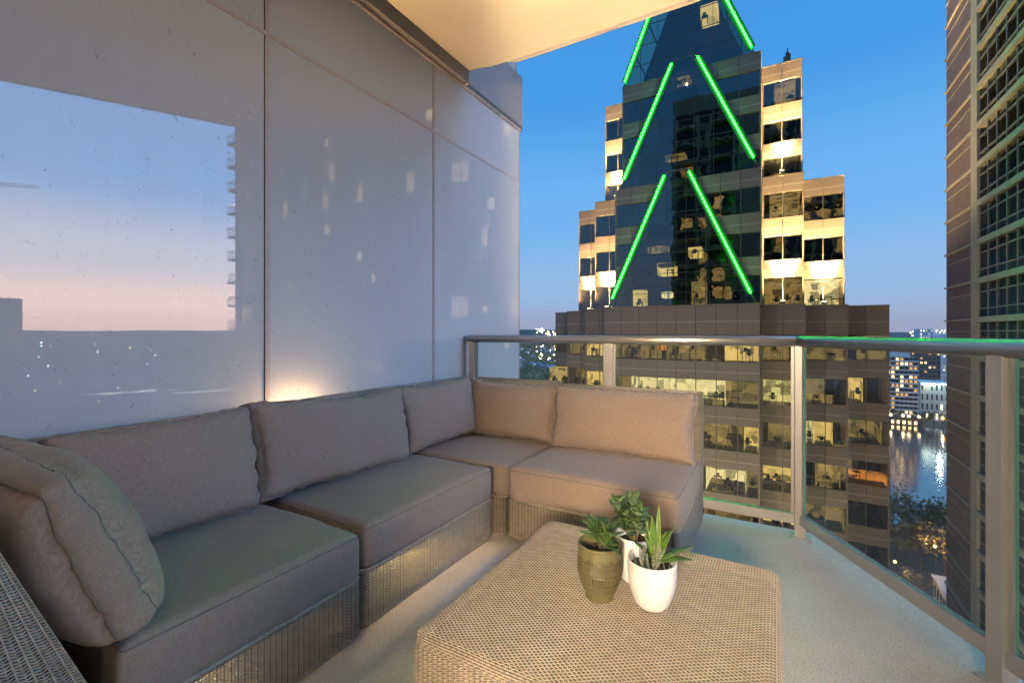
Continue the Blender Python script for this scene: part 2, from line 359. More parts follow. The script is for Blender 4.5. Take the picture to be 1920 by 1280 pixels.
def join(parts):
    V = []; F = []; o = 0
    for v, f in parts: V.append(v); F.append(f + o); o += len(v)
    return np.concatenate(V), np.concatenate(F)
def ring_path(x0, x1, y0, y1, r, z0):
    pts = []
    for cx, cy_, a0 in ((x1 - r, y0 + r, -90), (x1 - r, y1 - r, 0), (x0 + r, y1 - r, 90), (x0 + r, y0 + r, 180)):
        for k in range(7): a = R(a0 + 15 * k); pts.append((cx + r * math.cos(a), cy_ + r * math.sin(a), math.cos(a), math.sin(a)))
    pts.append(pts[0]); A = np.array(pts); L = np.concatenate([[0], np.cumsum(np.hypot(np.diff(A[:, 0]), np.diff(A[:, 1])))])
    def P(s, t):
        x = np.interp(s, L, A[:, 0]); y = np.interp(s, L, A[:, 1]); nx = np.interp(s, L, A[:, 2]); ny = np.interp(s, L, A[:, 3])
        z = np.zeros_like(s)
        return np.stack([x, y, z0 + t], -1), np.stack([nx, ny, z], -1), np.stack([z, z, z + 1], -1)
    return P, L[-1]
def poly_path(prof):
    """rounded polyline in (d, z): returns t -> (d, z, nd, nz, td, tz)"""
    A = np.array(prof, float); L = np.concatenate([[0], np.cumsum(np.hypot(*np.diff(A, axis=0).T))])
    def Q(t):
        d = np.interp(t, L, A[:, 0]); z = np.interp(t, L, A[:, 1]); e = .004
        d2 = np.interp(np.minimum(t + e, L[-1]), L, A[:, 0]); z2 = np.interp(np.minimum(t + e, L[-1]), L, A[:, 1])
        d1 = np.interp(np.maximum(t - e, 0), L, A[:, 0]); z1 = np.interp(np.maximum(t - e, 0), L, A[:, 1])
        td = d2 - d1; tz = z2 - z1; q = np.hypot(td, tz) + 1e-9; td /= q; tz /= q
        return d, z, -tz, td, td, tz
    return Q, L[-1]

# ------------------------------------------------------------------ BALCONY
C = (0.109, 2.91); RD = Vector((.483, -.8755, 0)).normalized(); RN = Vector((.8755, .483, 0)).normalized()   # corner post, direction and outer normal of the angled railing
GX = -2.10                                                                 # face of the glass wall
def along(s, off=0): p = Vector((C[0], C[1], 0)) + RD * s + RN * off; return p
END = 4.3
def outline(off):
    # corner of lines y = 2.91+off and the angled line moved out by off
    p = along(0, off); yy = C[1] + off; k = (yy - p.y) / RD.y; q = p + RD * k; e = along(END, off)
    return [(GX, -.8), (e.x, e.y), (q.x, q.y), (GX, yy)] if e.y < -.8 else [(GX, -.8), (e.x, -.8), (e.x, e.y), (q.x, q.y), (GX, yy)]
fl = MB(); fl.prism(outline(.0), -.24, 0); fl.build('balcony_floor', MAT['floor'], kind='structure')
ed = MB(); o1 = outline(.0); o2 = outline(.115)
a, b_, c_ = o1[-3], o1[-2], o1[-1]; a2, b2, c2 = o2[-3], o2[-2], o2[-1]
ed.prism([a, a2, b2, b_], -.24, -.012); ed.prism([b_, b2, c2, c_], -.24, -.012)
ed.build('floor_edge', MAT['floor'], kind='structure')
# slab above
so = outline(.06)
so = so[:-1] + [(-1.66, so[-1][1]), (-1.74, so[-1][1] - .05), (-1.86, so[-1][1] - .05), (-1.98, so[-1][1] - .085), (GX + .06, so[-1][1] - .085)]
so[0] = (GX + .06, -.8)
ce = MB(); ce.prism(so, 3.10, 3.34); ce.build('ceiling', MAT['ceiling'], kind='structure')
gi = outline(.02); gr = MB()
p, q, r_ = Vector((*gi[-3], 0)), Vector((*gi[-2], 0)), Vector((-1.70, gi[-1][1], 0))
gr.bar((p.x, p.y, 3.0975), (q.x, q.y, 3.0975), .014, .004); gr.bar((q.x, q.y, 3.0975), (r_.x, r_.y, 3.0975), .014, .004)
gr.build('ceiling_drip_groove', MAT['silicone'], kind='structure')
tr = MB(); tr.box(GX + .002, GX + .058, -.8, 2.86, 3.005, 3.34); tr.build('ceiling_edge_trim', MAT['fascia'], kind='structure')

# glass wall
gw = thing('glass_wall', (GX, 1.5, 0), 'milky glass curtain wall with thin joints behind the sofa, mirroring the sky', 'wall')
PW = .585 * 2.1
ys = [.6207 * 2.1 + PW * k for k in range(-2, 3)]; ys[-1] = 1.789 * 2.1
HZ = 2.515
JW = .0135
for i in range(4):
    for z0, z1 in ((-.24, HZ), (HZ, 3.0)):
        y0, y1 = ys[i] + JW, ys[i + 1] - (JW if i < 3 else 0)
        piece('glass_panel', .03, y1 - y0, z1 - z0 - .018, MAT['wallglass'], (GX - .015, (y0 + y1) / 2, (z0 + z1) / 2), gw)
for i in range(0, 4):
    jo = MB().box(GX - .03, GX + .003, ys[i] - JW + .005, ys[i] + JW, -.24, 3.0).build('joint', MAT['silicone'], gw)
    MB().box(GX - .03, GX + .001, ys[i] - JW, ys[i] - JW + .0045, -.24, 3.0).build('dark_gap', MAT['dark'], jo)  # thin black strip along one side of each joint
MB().box(GX - .03, GX + .004, ys[0], ys[-1], HZ - .0095, HZ + .0095).build('joint', MAT['silicone'], gw)
MB().box(GX - .03, GX + .004, ys[-1] + .001, ys[-1] + .014, -.24, 3.0).build('end_trim', MAT['silicone'], gw)
MB().box(GX - .12, GX - .032, ys[0], ys[-1] - .01, -.24, 3.0).build('backing', MAT['dark'], gw)
hd = MB(); hd.box(GX - .03, GX - .004, ys[0], ys[-1], 3.0, 3.02); hd.build('head_gap', MAT['dark'], gw)
MB().box(GX - .03, GX + .018, ys[0], ys[-1] + .03, 2.985, 3.0).build('head_trim', MAT['silicone'], gw)
fa = thing('metal_fascia', (GX, 3.3, 3.2), 'grey blue metal band across the glass wall beyond the ceiling edge', 'fascia')
f = MB(); f.prism([(GX - .05, 2.90), (GX + .02, 2.90), (GX + .02, 3.80), (GX - .05, 3.80)], 3.03, 3.50); f.build('band', MAT['fascia'], fa)
MB().box(GX - .02, GX + .05, 2.885, 2.90, 3.0, 3.5).build('band_joint', MAT['silicone'], fa)
MB().box(GX - .03, GX + .016, 2.9, 3.80, 3.004, 3.028).build('lower_lip', MAT['rail'], fa)
ug = thing('upper_glass_wall', (GX, 3.3, 3.6), 'milky glass of the storey above, over the metal band', 'wall')
MB().box(GX - .03, GX, 1.0, 3.70, 3.502, 6.2).build('glass_panel', MAT['wallglass'], ug)
MB().box(GX - .03, GX + .006, 3.70, 3.715, 3.502, 6.2).build('end_trim', MAT['silicone'], ug)

# railing
rl = thing('balcony_railing', (C[0], C[1], 0), 'metal and glass balcony railing with rounded top rail, bent at the corner post', 'railing')
prof = []
for k in range(20):
    a = 2 * math.pi * k / 20; prof.append((.035 * math.copysign(abs(math.cos(a)) ** .8, math.cos(a)), .029 * math.copysign(abs(math.sin(a)) ** .8, math.sin(a))))
def rail(p0, p1, m0, m1, z):           # m0, m1: mitre normals
    d = (p1 - p0).normalized(); n = Vector((d.y, -d.x, 0)); vs = []
    for p, mit in ((p0, m0), (p1, m1)):
        for a, b in prof:
            base = p + n * a + Vector((0, 0, z + b))
            k = -((base - p).dot(mit)) / d.dot(mit); vs.append(base + d * k)
    n_ = len(prof)
    return MB().add(vs, [tuple(range(n_)), tuple(range(2 * n_ - 1, n_ - 1, -1))] + [(i, n_ + i, n_ + (i + 1) % n_, (i + 1) % n_) for i in range(n_)])
cv = Vector((C[0], C[1], 0)); mit = (Vector((1, 0, 0)) + RD).normalized(); RZ = 1.049
rm = rail(Vector((GX + .035, C[1], 0)), cv, Vector((1, 0, 0)), mit, RZ).mesh('top_rail', MAT['rail'], True)
link('top_rail', rm, rl)
rm = rail(cv, along(END), mit, RD, RZ).mesh('top_rail', MAT['rail'], True)
link('top_rail', rm, rl)
def post(p, d, name='post'):
    n = Vector((d.y, -d.x, 0)); m = MB(); a, b = .026, .026
    m.prism([((p + d * i + n * j).x, (p + d * i + n * j).y) for i, j in ((-a, -b), (a, -b), (a, b), (-a, b))][::-1] if False else
            [((p + d * i + n * j).x, (p + d * i + n * j).y) for i, j in ((-a, b), (a, b), (a, -b), (-a, -b))][::-1], -.02, 1.026)
    o = m.build(name, MAT['alu'], rl)
    bv = o.modifiers.new('soft', 'BEVEL'); bv.width = .003; bv.segments = 2
    pl = MB(); pl.prism([((p + d * i + n * j).x, (p + d * i + n * j).y) for i, j in ((-.05, .045), (-.05, -.045), (.05, -.045), (.05, .045))], -.012, .004)
    pl.build('base_plate', MAT['alu'], o)
    return o
X1 = Vector((1, 0, 0))
SP = 1.05
lp = [Vector((GX + .07, C[1], 0)), Vector((-.944, C[1], 0)), cv]
for p in lp[:2]: post(p, X1)
post(cv, X1)
rp = [along(1.035 + SP * k) for k in range(4)]
for p in rp: post(p, RD)
def glass(p0, p1):
    d = (p1 - p0).normalized(); n = Vector((d.y, -d.x, 0)); a = p0 + d * .045; b = p1 - d * .045; h = .006
    poly = [a - n * h, a + n * h, b + n * h, b - n * h]
    n4 = 4; z0, z1 = .125, 1.022
    vs = [(q.x, q.y, z0) for q in poly] + [(q.x, q.y, z1) for q in poly]
    m = MB(); m.add(vs, [(0, 4, 5, 1)[::-1], (2, 6, 7, 3)[::-1], (0, 1, 2, 3), (7, 6, 5, 4)], 1); m.add(vs, [(1, 5, 6, 2)[::-1], (3, 7, 4, 0)[::-1]], 0)
    m.build('glass_pane', [MAT['railglass'], MAT['glassedge']], rl)
    for z in (.095, ):
        q = MB(); q.bar(p0 + d * .0265 + Vector((0, 0, z)), p1 - d * .0265 + Vector((0, 0, z)), .034, .05); q.build('bottom_rail', MAT['alu'], rl)
    for q, sgn in ((a, -1), (b, 1)):
        mm_ = MB(); c0 = q + d * sgn * .014
        mm_.bar(c0 + Vector((0, 0, .122)), c0 + Vector((0, 0, 1.02)), .02, .012, up=n); mm_.build('glazing_channel', MAT['alu'], rl)
for a, b in ((lp[0], lp[1]), (lp[1], lp[2]), (cv, rp[0]), (rp[0], rp[1]), (rp[1], rp[2]), (rp[2], rp[3])): glass(a, b)

# own flat behind the camera: a real lit room whose glow falls onto the balcony
DA, DB = -.16, .462
bw = MB(); bw.box(GX, -2.02, -.95, -.8, -.24, 3.1); bw.box(-2.02, -1.25, -.95, -.8, -.24, 1.3); bw.box(-2.02, -1.25, -.95, -.8, 2.62, 3.1); bw.box(-1.25, DA, -.95, -.8, -.24, 3.1); bw.box(DB, 3.2, -.95, -.8, -.24, 3.1); bw.box(DA, DB, -.95, -.8, 2.62, 3.1)
bw.build('wall_of_flat', MAT['white_wall'], kind='structure')
rb = MB(); rb.box(GX - .1, 3.4, -6, -.95, -.2, 0); rb.build('room_floor', MAT['oak'], kind='structure')
rb = MB(); rb.box(GX - .1, 3.4, -6, -.95, 2.75, 2.95); rb.box(GX - .1, GX, -6, -.95, 0, 2.75); rb.box(3.3, 3.4, -6, -.95, 0, 2.75); rb.box(GX - .1, 3.4, -6.1, -6, -.2, 2.95)
rb.build('room_walls', MAT['warm_paint'], kind='structure')
df = thing('sliding_door_frame', (.05, -.87, 0), 'bronze sliding door frame standing open behind the camera', 'door')
for x in (DA + .004, DB - .034): MB().box(x, x + .03, -.93, -.82, 0, 2.61).build('jamb', MAT['alu'], df)
MB().box(DA + .036, DB - .036, -.93, -.82, 2.58, 2.615).build('head', MAT['alu'], df)
lm = thing('floor_lamp', (.81, -3.0, 0), 'low lit lamp with a round bulb inside the flat', 'lamp')
MB().lathe([(.001, 0), (.16, 0), (.16, .02), (.02, .03), (.012, .05), (.012, .58)], 20, (.81, -3, 0)).build('stand', MAT['frame'], lm, True)
MB().lathe([(.001, .60), (.05, .63), (.06, .68), (.05, .73), (.001, .76)], 16, (.81, -3, 0)).build('bulb', emit('bulb_glow', (1, .72, .4), 12), lm, True)
def lamp(name, kind, loc, e, c, parent=None, **kw):
    l = bpy.data.lights.new(name, kind); l.energy = e; l.color = c
    for k, v in kw.items(): setattr(l, k, v)
    o = bpy.data.objects.new(name, l); COL.objects.link(o); o.location = Vector(loc) - (wl(parent) if parent else Vector()); o.parent = parent; return o
o_ = lamp('lamp_light', 'SPOT', (.81, -3, .80), 3300, (1, .75, .43), lm, shadow_soft_size=.10, spot_size=R(62), spot_blend=.6)
o_.rotation_euler = (Vector((-.7, 1.6, 3.6)) - Vector((.81, -3, .8))).to_track_quat('-Z', 'Y').to_euler()
wf = thing('added_window_frame', (-1.63, -.87, 1.3), 'unseen window frame added beside the sliding door to pass lamplight', 'window')  # window opening added so lamplight reaches the ceiling beside the glass wall
for x in (-2.016, -1.284): MB().box(x, x + .03, -.92, -.83, 1.302, 2.618).build('jamb', MAT['alu'], wf)
MB().box(-1.985, -1.286, -.92, -.83, 1.302, 1.33).build('sill', MAT['alu'], wf)
tl = thing('ceiling_fill_lamp', (-1.93, -2.3, 0), 'unseen orange lamp on a stand, added below the window of the flat', 'lamp')  # unseen lamp added for the orange light on the ceiling's left
MB().lathe([(.001, 0), (.14, 0), (.14, .02), (.015, .04), (.015, .70), (.05, .72), (.06, .78), (.001, .79)], 18, (-1.93, -2.3, 0)).build('stand', MAT['frame'], tl, True)
o_ = lamp('ceiling_fill_light', 'SPOT', (-1.93, -2.3, .86), 1150, (1, .62, .30), tl, shadow_soft_size=.06, spot_size=R(75), spot_blend=.7)
o_.rotation_euler = Vector((.12, 3.2, 2.2)).to_track_quat('-Z', 'Y').to_euler()
pl_ = thing('pendant_lamp', (.4, -2.2, 1.75), 'round pendant lamp hanging inside the flat', 'lamp')
MB().tube([(.4, -2.2, 1.86), (.4, -2.2, 2.75)], .006, 6).ball((.4, -2.2, 1.78), .09, 14, 10).build('globe', emit('globe_glow', (1, .74, .44), 9), pl_, True)
lamp('pendant_light', 'POINT', (.4, -2.2, 1.6), 900, (1, .76, .52), pl_, shadow_soft_size=.30)

# ------------------------------------------------------------------ SOFA
def cushion(name, size, loc, rot, parent, bulge=(.012, .012), seed=0, r=.035, n=34, wr=1.0, puff=0, label=None):
    """size along local x, y, z (z = thickness); bulge = crown of the +z and -z faces; puff = pillow-like thinning to the edges"""
    hx, hy, hz = (q / 2 for q in size)
    rg = random.Random(seed); ph = [rg.uniform(0, 50) for _ in range(6)]
    def shape(u):
        x, y, z = u
        p = Vector((x * hx, y * hy, z * hz)); inn = Vector((max(-hx + r, min(hx - r, p.x)), max(-hy + r, min(hy - r, p.y)), max(-hz + r, min(hz - r, p.z))))
        d = p - inn
        if d.length > 1e-9:
            k = max(abs(d.x), abs(d.y), abs(d.z)); p = inn + d.normalized() * k
        ex = 1 - x * x; ey = 1 - y * y
        g = (max(0, ex) ** .6) * (max(0, ey) ** .6)
        p.z += (bulge[0] if z > 0 else -bulge[1]) * g * abs(z)
        if puff:
            q = 1 - puff * (1 - g ** .5); p.z *= q
            # corners drawn out, edges drawn in
            e = abs(x * y) ** 3
            p.x *= 1 + .02 * e - .03 * (1 - abs(y) ** 2) * abs(x) ** 4
            p.y *= 1 + .035 * e - .065 * (1 - abs(x) ** 2) * abs(y) ** 4
        # wrinkles: short folds running in from the seams, slow waves elsewhere
        edx = abs(x) ** 6; edy = abs(y) ** 6
        n1 = mnoise.noise(Vector((p.x * 9 + ph[0], p.y * 9 + ph[1], ph[2])))
        fx = mnoise.noise(Vector((p.y * 34 + ph[3], x * 2.0, ph[4]))) * edx; fy = mnoise.noise(Vector((p.x * 34 + ph[5], y * 2.0, ph[1]))) * edy
        n0 = mnoise.noise(Vector((p.x * 3.2 + ph[2], p.y * 3.2 + ph[4], ph[5])))
        amp = wr * (.004 * n1 + .0065 * (fx + fy) + .007 * n0)
        nrm = Vector((x ** 3, y ** 3, z * 1.2)).normalized()
        p += nrm * amp
        return p
    us = [math.sin(k * math.pi / 2) for k in np.linspace(-1, 1, n + 1)]; us = [.55 * a + .45 * b for a, b in zip(us, np.linspace(-1, 1, n + 1))]
    vs_ = [math.sin(k * math.pi / 2) for k in np.linspace(-1, 1, 11)]
    key = {}; V = []; UV = []; F = []
    def vid(u, fx):
        kk = (round(u[0], 5), round(u[1], 5), round(u[2], 5), fx)
        if kk not in key:
            key[kk] = len(V); p = shape(u); V.append(p)
            UV.append((p.x, p.y) if fx == 0 else ((p.y, p.z) if fx == 1 else (p.x, p.z)))
        return key[kk]
    for sgn in (-1, 1):
        for A, B, fx, mk in ((us, us, 0, lambda a, b: (a, b, sgn)), (us, vs_, 1, lambda a, b: (sgn, a, b)), (us, vs_, 2, lambda a, b: (a, sgn, b))):
            for i in range(len(A) - 1):
                for j in range(len(B) - 1):
                    q = [vid(mk(A[i], B[j]), fx), vid(mk(A[i + 1], B[j]), fx), vid(mk(A[i + 1], B[j + 1]), fx), vid(mk(A[i], B[j + 1]), fx)]
                    if (sgn == 1) == (fx == 2): q = q[::-1]
                    F.append(q)
    M = Matrix.Translation(Vector(loc)) @ rot.to_matrix().to_4x4()
    Vw = np.array([M @ p for p in V]); me = np_mesh(name, Vw, np.array(F), MAT['fabric'], True, np.array(UV))
    o = link(name, me, parent, label=label)
    # close the seam between the six patches so shading is continuous
    bm = bmesh.new(); bm.from_mesh(me); bmesh.ops.remove_doubles(bm, verts=bm.verts, dist=1e-5); bmesh.ops.recalc_face_normals(bm, faces=bm.faces); bm.to_mesh(me); bm.free()
    # stitched seams: one loop round each face edge
    pm = MB()
    for sz in (-1, 1):
        loop = []; zz = sz * (1 - .25 * r / hz); st = 64
        seg = [(a, -1) for a in np.linspace(-1, 1, st)[:-1]] + [(1, a) for a in np.linspace(-1, 1, st)[:-1]] + [(-a, 1) for a in np.linspace(-1, 1, st)[:-1]] + [(-1, -a) for a in np.linspace(-1, 1, st)[:-1]]
        for a, b in seg: loop.append(M @ (shape((a, b, zz)) * 1.0))
        pm.tube(loop, .0017, 6, closed=True)
    pm.build('piping', MAT['piping'], o, True)
    return o
from mathutils import Euler
def back_weave(axis, a0, a1, front, rear, sgn, z_top, end_lo=False, end_hi=False, rear_on=True):
    """axis 'x' or 'y': direction the back runs; front/rear = ((d at z .2), (d at top)); d along the other axis; sgn = +1 when the front faces +d"""
    f0, f1 = front; rb_ = rear
    rr = .022
    prof = [(f0, .20), (f1, z_top - rr)]
    e1 = f1; e2 = rb_
    for k in range(1, 7):
        a = math.pi * k / 7; cxm = (e1 + e2) / 2; hw = (e1 - e2) / 2
        prof.append((cxm + hw * math.cos(a), z_top - rr + rr * math.sin(a)))
    prof += [(rb_, z_top - rr), (rb_, .03)]
    if not rear_on: prof = prof[:-1] + [(rb_, .55)]
    Q, Lt = poly_path(prof); out = []
    def P(s, t):
        d, z, nd, nz, td, tz = Q(t); o = np.zeros_like(d); a = a0 + s
        fl_ = -1. if sgn < 0 else 1.
        nd = nd * 1; 
        if axis == 'y': return np.stack([d, a, z], -1), np.stack([nd, o, nz], -1) * -fl_ * (1 if sgn > 0 else 1), np.stack([td, o, tz], -1)
        return np.stack([a, d, z], -1), np.stack([o, nd, nz], -1) * -fl_, np.stack([o, td, tz], -1)
    out.append(weave(P, a1 - a0, Lt, .0115, .0068))
    zl, zh = .22, z_top - .008
    for on, a, nn in ((end_lo, a0, -1), (end_hi, a1, 1)):
        if not on: continue
        def PE(s, t, a=a, nn=nn):
            z = zl + t; k = np.clip((z - .2) / (z_top - .2), 0, 1); fr_ = f0 + (f1 - f0) * k; u = s / .20
            d = rb_ + (fr_ - rb_) * u; o = np.zeros_like(d)
            if axis == 'y': return np.stack([d, o + a, z], -1), np.stack([o, o + nn, o], -1), np.stack([o, o, o + 1], -1)
            return np.stack([o + a, d, z], -1), np.stack([o + nn, o, o], -1), np.stack([o, o, o + 1], -1)
        out.append(weave(PE, .20, zh - zl, .011, .0068, amp=.0030, fill=.74, rib=True))
    return join(out)
def base_weave(x0, x1, y0, y1, z0=.025, z1=.222, r=.03):
    P, L = ring_path(x0, x1, y0, y1, r, z0); return weave(P, L, z1 - z0, .0092, .0056, closed=True, amp=.0044, fill=.76, rib=True)
def sofa(label, rect, backs):
    x0, x1, y0, y1 = rect
    t = thing('sofa_section', ((x0 + x1) / 2, (y0 + y1) / 2, 0), label, 'sofa', 'sections of the wicker corner sofa')
    V, F = base_weave(x0, x1, y0, y1); link('wicker_base', np_mesh('wicker_base', V, F, MAT['wicker'], stakes=True), t)
    rp = []; P_r, L_r = ring_path(x0, x1, y0, y1, .03, .0); q_ = P_r(np.linspace(0, L_r, 81)[:-1], np.zeros(80))[0]
    MB().tube([(a_[0], a_[1], .222) for a_ in q_], .0065, 6, closed=True).build('wicker_rim', MAT['wicker'], t, True); MB().tube([(a_[0], a_[1], .024) for a_ in q_], .006, 6, closed=True).build('wicker_rim', MAT['wicker'], t, True)
    # thin frame inside, deck under the cushion, feet
    for x in (x0 + .035, x1 - .035):
        for y in (y0 + .035, y1 - .035): piece('frame_post', .024, .024, .18, MAT['frame'], (x, y, .11), t)
        piece('frame_bar', .02, y1 - y0 - .12, .02, MAT['frame'], (x, (y0 + y1) / 2, .2), t)
    MB().box(x0 + .02, x1 - .02, y0 + .02, y1 - .02, .196, .204).build('seat_deck', MAT['frame'], t)
    for x in (x0 + .06, x1 - .06):
        for y in (y0 + .06, y1 - .06): MB().lathe([(.001, 0), (.02, 0), (.024, .026)], 10, (x, y, 0)).build('foot', MAT['frame'], t, True)
    parts = [back_weave(*b[:7], **b[7]) for b in backs]
    if parts:
        V, F = join(parts); link('wicker_back', np_mesh('wicker_back', V, F, MAT['wicker']), t)
    return t
ZT = .765
# nearest section: backs on the wall side and on the near side
M1 = sofa('nearest wicker corner section of the sofa with a puffed end cushion', (-2.045, -1.285, .19, 1.15),
          [('y', .18, 1.15, (-1.955, -1.995), -2.05, 1, ZT, {}), ('x', -2.04, -1.283, (.45, .235), .175, 1, ZT, {'end_hi': True})])
M2 = sofa('armless middle section of the sofa between the near corner section and the far corner', (-2.055, -1.305, 1.172, 2.062),
          [('y', 1.172, 2.062, (-1.955, -1.995), -2.055, 1, ZT + .004, {})])
M3 = sofa('corner section of the sofa where the glass wall meets the railing', (-2.05, -1.256, 2.082, 2.87),
          [('y', 2.082, 2.87, (-1.955, -1.995), -2.05, 1, ZT, {}), ('x', -1.94, -1.25, (2.775, 2.82), 2.875, -1, ZT, {})])
M4 = sofa('armless end section of the sofa with its back to the railing beside the coffee table', (-1.232, -.372, 2.082, 2.87),
          [('x', -1.232, -.372, (2.735, 2.82), 2.878, -1, ZT - .012, {'end_hi': True})])
E0 = Euler((0, 0, 0))
cushion('seat_cushion', (.70, .70, .178), (-1.628, .80, .299), E0, M1, (.016, 0), 1)
cushion('seat_cushion', (.67, .875, .174), (-1.635, 1.628, .296), Euler((0, R(-.4), R(-.6))), M2, (.018, 0), 2)
cushion('seat_cushion', (.70, .66, .174), (-1.60, 2.428, .294), E0, M3, (.012, 0), 3)
cushion('seat_cushion', (.855, .67, .178), (-.795, 2.410, .298), Euler((0, 0, R(.5))), M4, (.016, 0), 4)
def bc(name, w_, h_, t_, loc, face, lean, parent, seed, puff=.40, bulge=(.042, .03), yaw=0, roll=0, wr=1.0, label=None, er=.048):
    # local x = width, y = up, z = thickness (front = +z)
    ang = {'+x': 90, '+y': 180, '-y': 0}[face]
    rot = (Euler((0, 0, R(ang + yaw))).to_matrix() @ Euler((R(90 - lean), 0, 0)).to_matrix() @ Euler((0, 0, R(roll))).to_matrix()).to_euler()
    return cushion('back_cushion', (w_, h_, t_), loc, rot, parent, bulge, seed, er, 34, wr, puff, label)
bc('c1', .74, .44, .19, (-1.655, .425, .588), '+y', 21, M1, 11, .42, (.055, .045), 0, 0, 2.0, 'puffy end cushion with folded corner leaning on the near back', .07)
bc('c2', .62, .41, .17, (-1.895, .80, .580), '+x', 13, M1, 12, .40, (.04, .02), 0, 1.0, 2.2)
bc('c3', .86, .405, .17, (-1.890, 1.535, .580), '+x', 14, M2, 13, .40, (.04, .02), -1.5, -1.6, 2.2)
bc('c4', .70, .40, .17, (-1.895, 2.315, .582), '+x', 13, M3, 14, .42, (.05, .02), -4, 1.6, 2.4)
bc('c5', .66, .385, .17, (-1.545, 2.695, .570), '-y', 13, M3, 15, .42, (.045, .02), 2, -.8, 2.4)
bc('c6', .85, .395, .17, (-.800, 2.675, .566), '-y', 14, M4, 16, .38, (.04, .02), 0, .6, 2.2)
for p_, yaw_, par in (((-.815, 2.592, .393), 8, M4), ((-1.80, 2.44, .388), 96, M3)):
    q = MB().box(-.022, .022, -.006, .006, -.0006, .0006).mesh('care_tag', plain('white_tag', (.8, .8, .78), .8)); o = link('care_tag', q, par, loc=p_); o.rotation_euler = (R(8), 0, R(yaw_))
# warm lamp squeezed between the sofa and the glass
up = thing('uplight', (-2.076, 1.44, 0), 'small warm lamp glowing on the deck behind the sofa back', 'lamp')
MB().lathe([(.001, .0), (.018, 0), (.018, .53), (.012, .54)], 12, (-2.076, 1.44, 0)).build('body', MAT['frame'], up, True)
MB().ball((-2.076, 1.44, .57), .014, 10, 6).build('bulb', emit('uplight_glow', (1, .62, .26), 30), up, True)
lamp('uplight_light', 'POINT', (-2.070, 1.44, .62), 14, (1, .62, .26), up, shadow_soft_size=.010)
for px_, py_, e_ in ((-1.72, 1.78, 13), (-1.70, .70, 4)):
    us_ = thing('uplight', (px_, py_, 0), 'warm puck lamp on the deck under the %s of the sofa' % ('middle section' if py_ > 1 else 'nearest section'), 'lamp')
    MB().lathe([(.001, 0), (.03, 0), (.03, .012), (.001, .014)], 14, (px_, py_, .001)).build('body', MAT['frame'], us_, True)
    lamp('puck_light', 'POINT', (px_, py_, .09), e_, (1, .64, .26), us_, shadow_soft_size=.012)


# ------------------------------------------------------------------ TABLE AND POTS
TZ = .40
tb = thing('coffee_table', (-.36, 1.19, 0), 'square wicker coffee table holding three potted succulents', 'table')
tx0, tx1, ty0, ty1 = -.742, .008, .812, 1.562
P_, L_ = ring_path(tx0, tx1, ty0, ty1, .03, .012)
V, F = weave(P_, L_, TZ - .036, .0072, .0052, closed=True, amp=.0034, fill=.76, rib=True); link('wicker_side', np_mesh('wicker_side', V, F, MAT['wicker'], stakes=True), tb)
rr = .024
def roll(s, lo, hi):
    """arc-length s over an edge that rolls down at both ends"""
    q = rr * math.pi / 2; flat = hi - lo - 2 * rr; a1 = np.clip(s / q, 0, 1) * math.pi / 2; a2 = np.clip((s - q - flat) / q, 0, 1) * math.pi / 2
    x = lo + rr * (1 - np.cos(a1)) + np.clip(s - q, 0, flat) + rr * np.sin(a2)
    z = rr * np.sin(a1) - rr - (rr - rr * np.cos(a2)) * 1.0
    nx = -np.cos(a1) * (s < q) + np.sin(a2) * (s > q + flat)
    return x, z, nx
LX = (tx1 - tx0 - 2 * rr) + rr * math.pi
LY = (ty1 - ty0 - 2 * rr) + rr * math.pi
def PT(s, t):
    x, zx, nx = roll(s, tx0, tx1); y, zy, ny = roll(t, ty0, ty1)
    sag = -.0015 * np.sin(s * 7) * np.sin(t * 6)
    # draw the corners in so that the top follows the rounded plan
    ex = np.clip((rr - np.minimum(x - tx0, tx1 - x)) / rr, 0, 1); ey = np.clip((rr - np.minimum(y - ty0, ty1 - y)) / rr, 0, 1)
    k = ex * ey * .012
    x = x + k * np.sign((tx0 + tx1) / 2 - x); y = y + k * np.sign((ty0 + ty1) / 2 - y)
    n = np.stack([nx, ny, np.sqrt(np.clip(1 - nx * nx, .0, 1)) * np.sqrt(np.clip(1 - ny * ny, 0, 1)) + .05], -1); n /= np.linalg.norm(n, axis=-1, keepdims=True)
    d = np.stack([np.zeros_like(x), np.sqrt(np.clip(1 - ny * ny, 0, 1)) + .02, -ny], -1); d /= np.linalg.norm(d, axis=-1, keepdims=True)
    return np.stack([x, y, TZ + np.maximum(zx + zy, -rr * 1.15) + sag * (1 - ex) * (1 - ey)], -1), n, d
V, F = weave(PT, LX, LY, .0078, .0054, amp=.0020, th=.0022, fill=.80); link('wicker_top', np_mesh('wicker_top', V, F, MAT['wicker'], stakes=True), tb)
MB().box(tx0 + .02, tx1 - .02, ty0 + .02, ty1 - .02, TZ - .05, TZ - .03).build('table_board', MAT['frame'], tb)
MB().box(tx0 + .012, tx1 - .012, ty0 + .012, ty1 - .012, .012, TZ - .051).build('inner_box', MAT['frame'], tb)

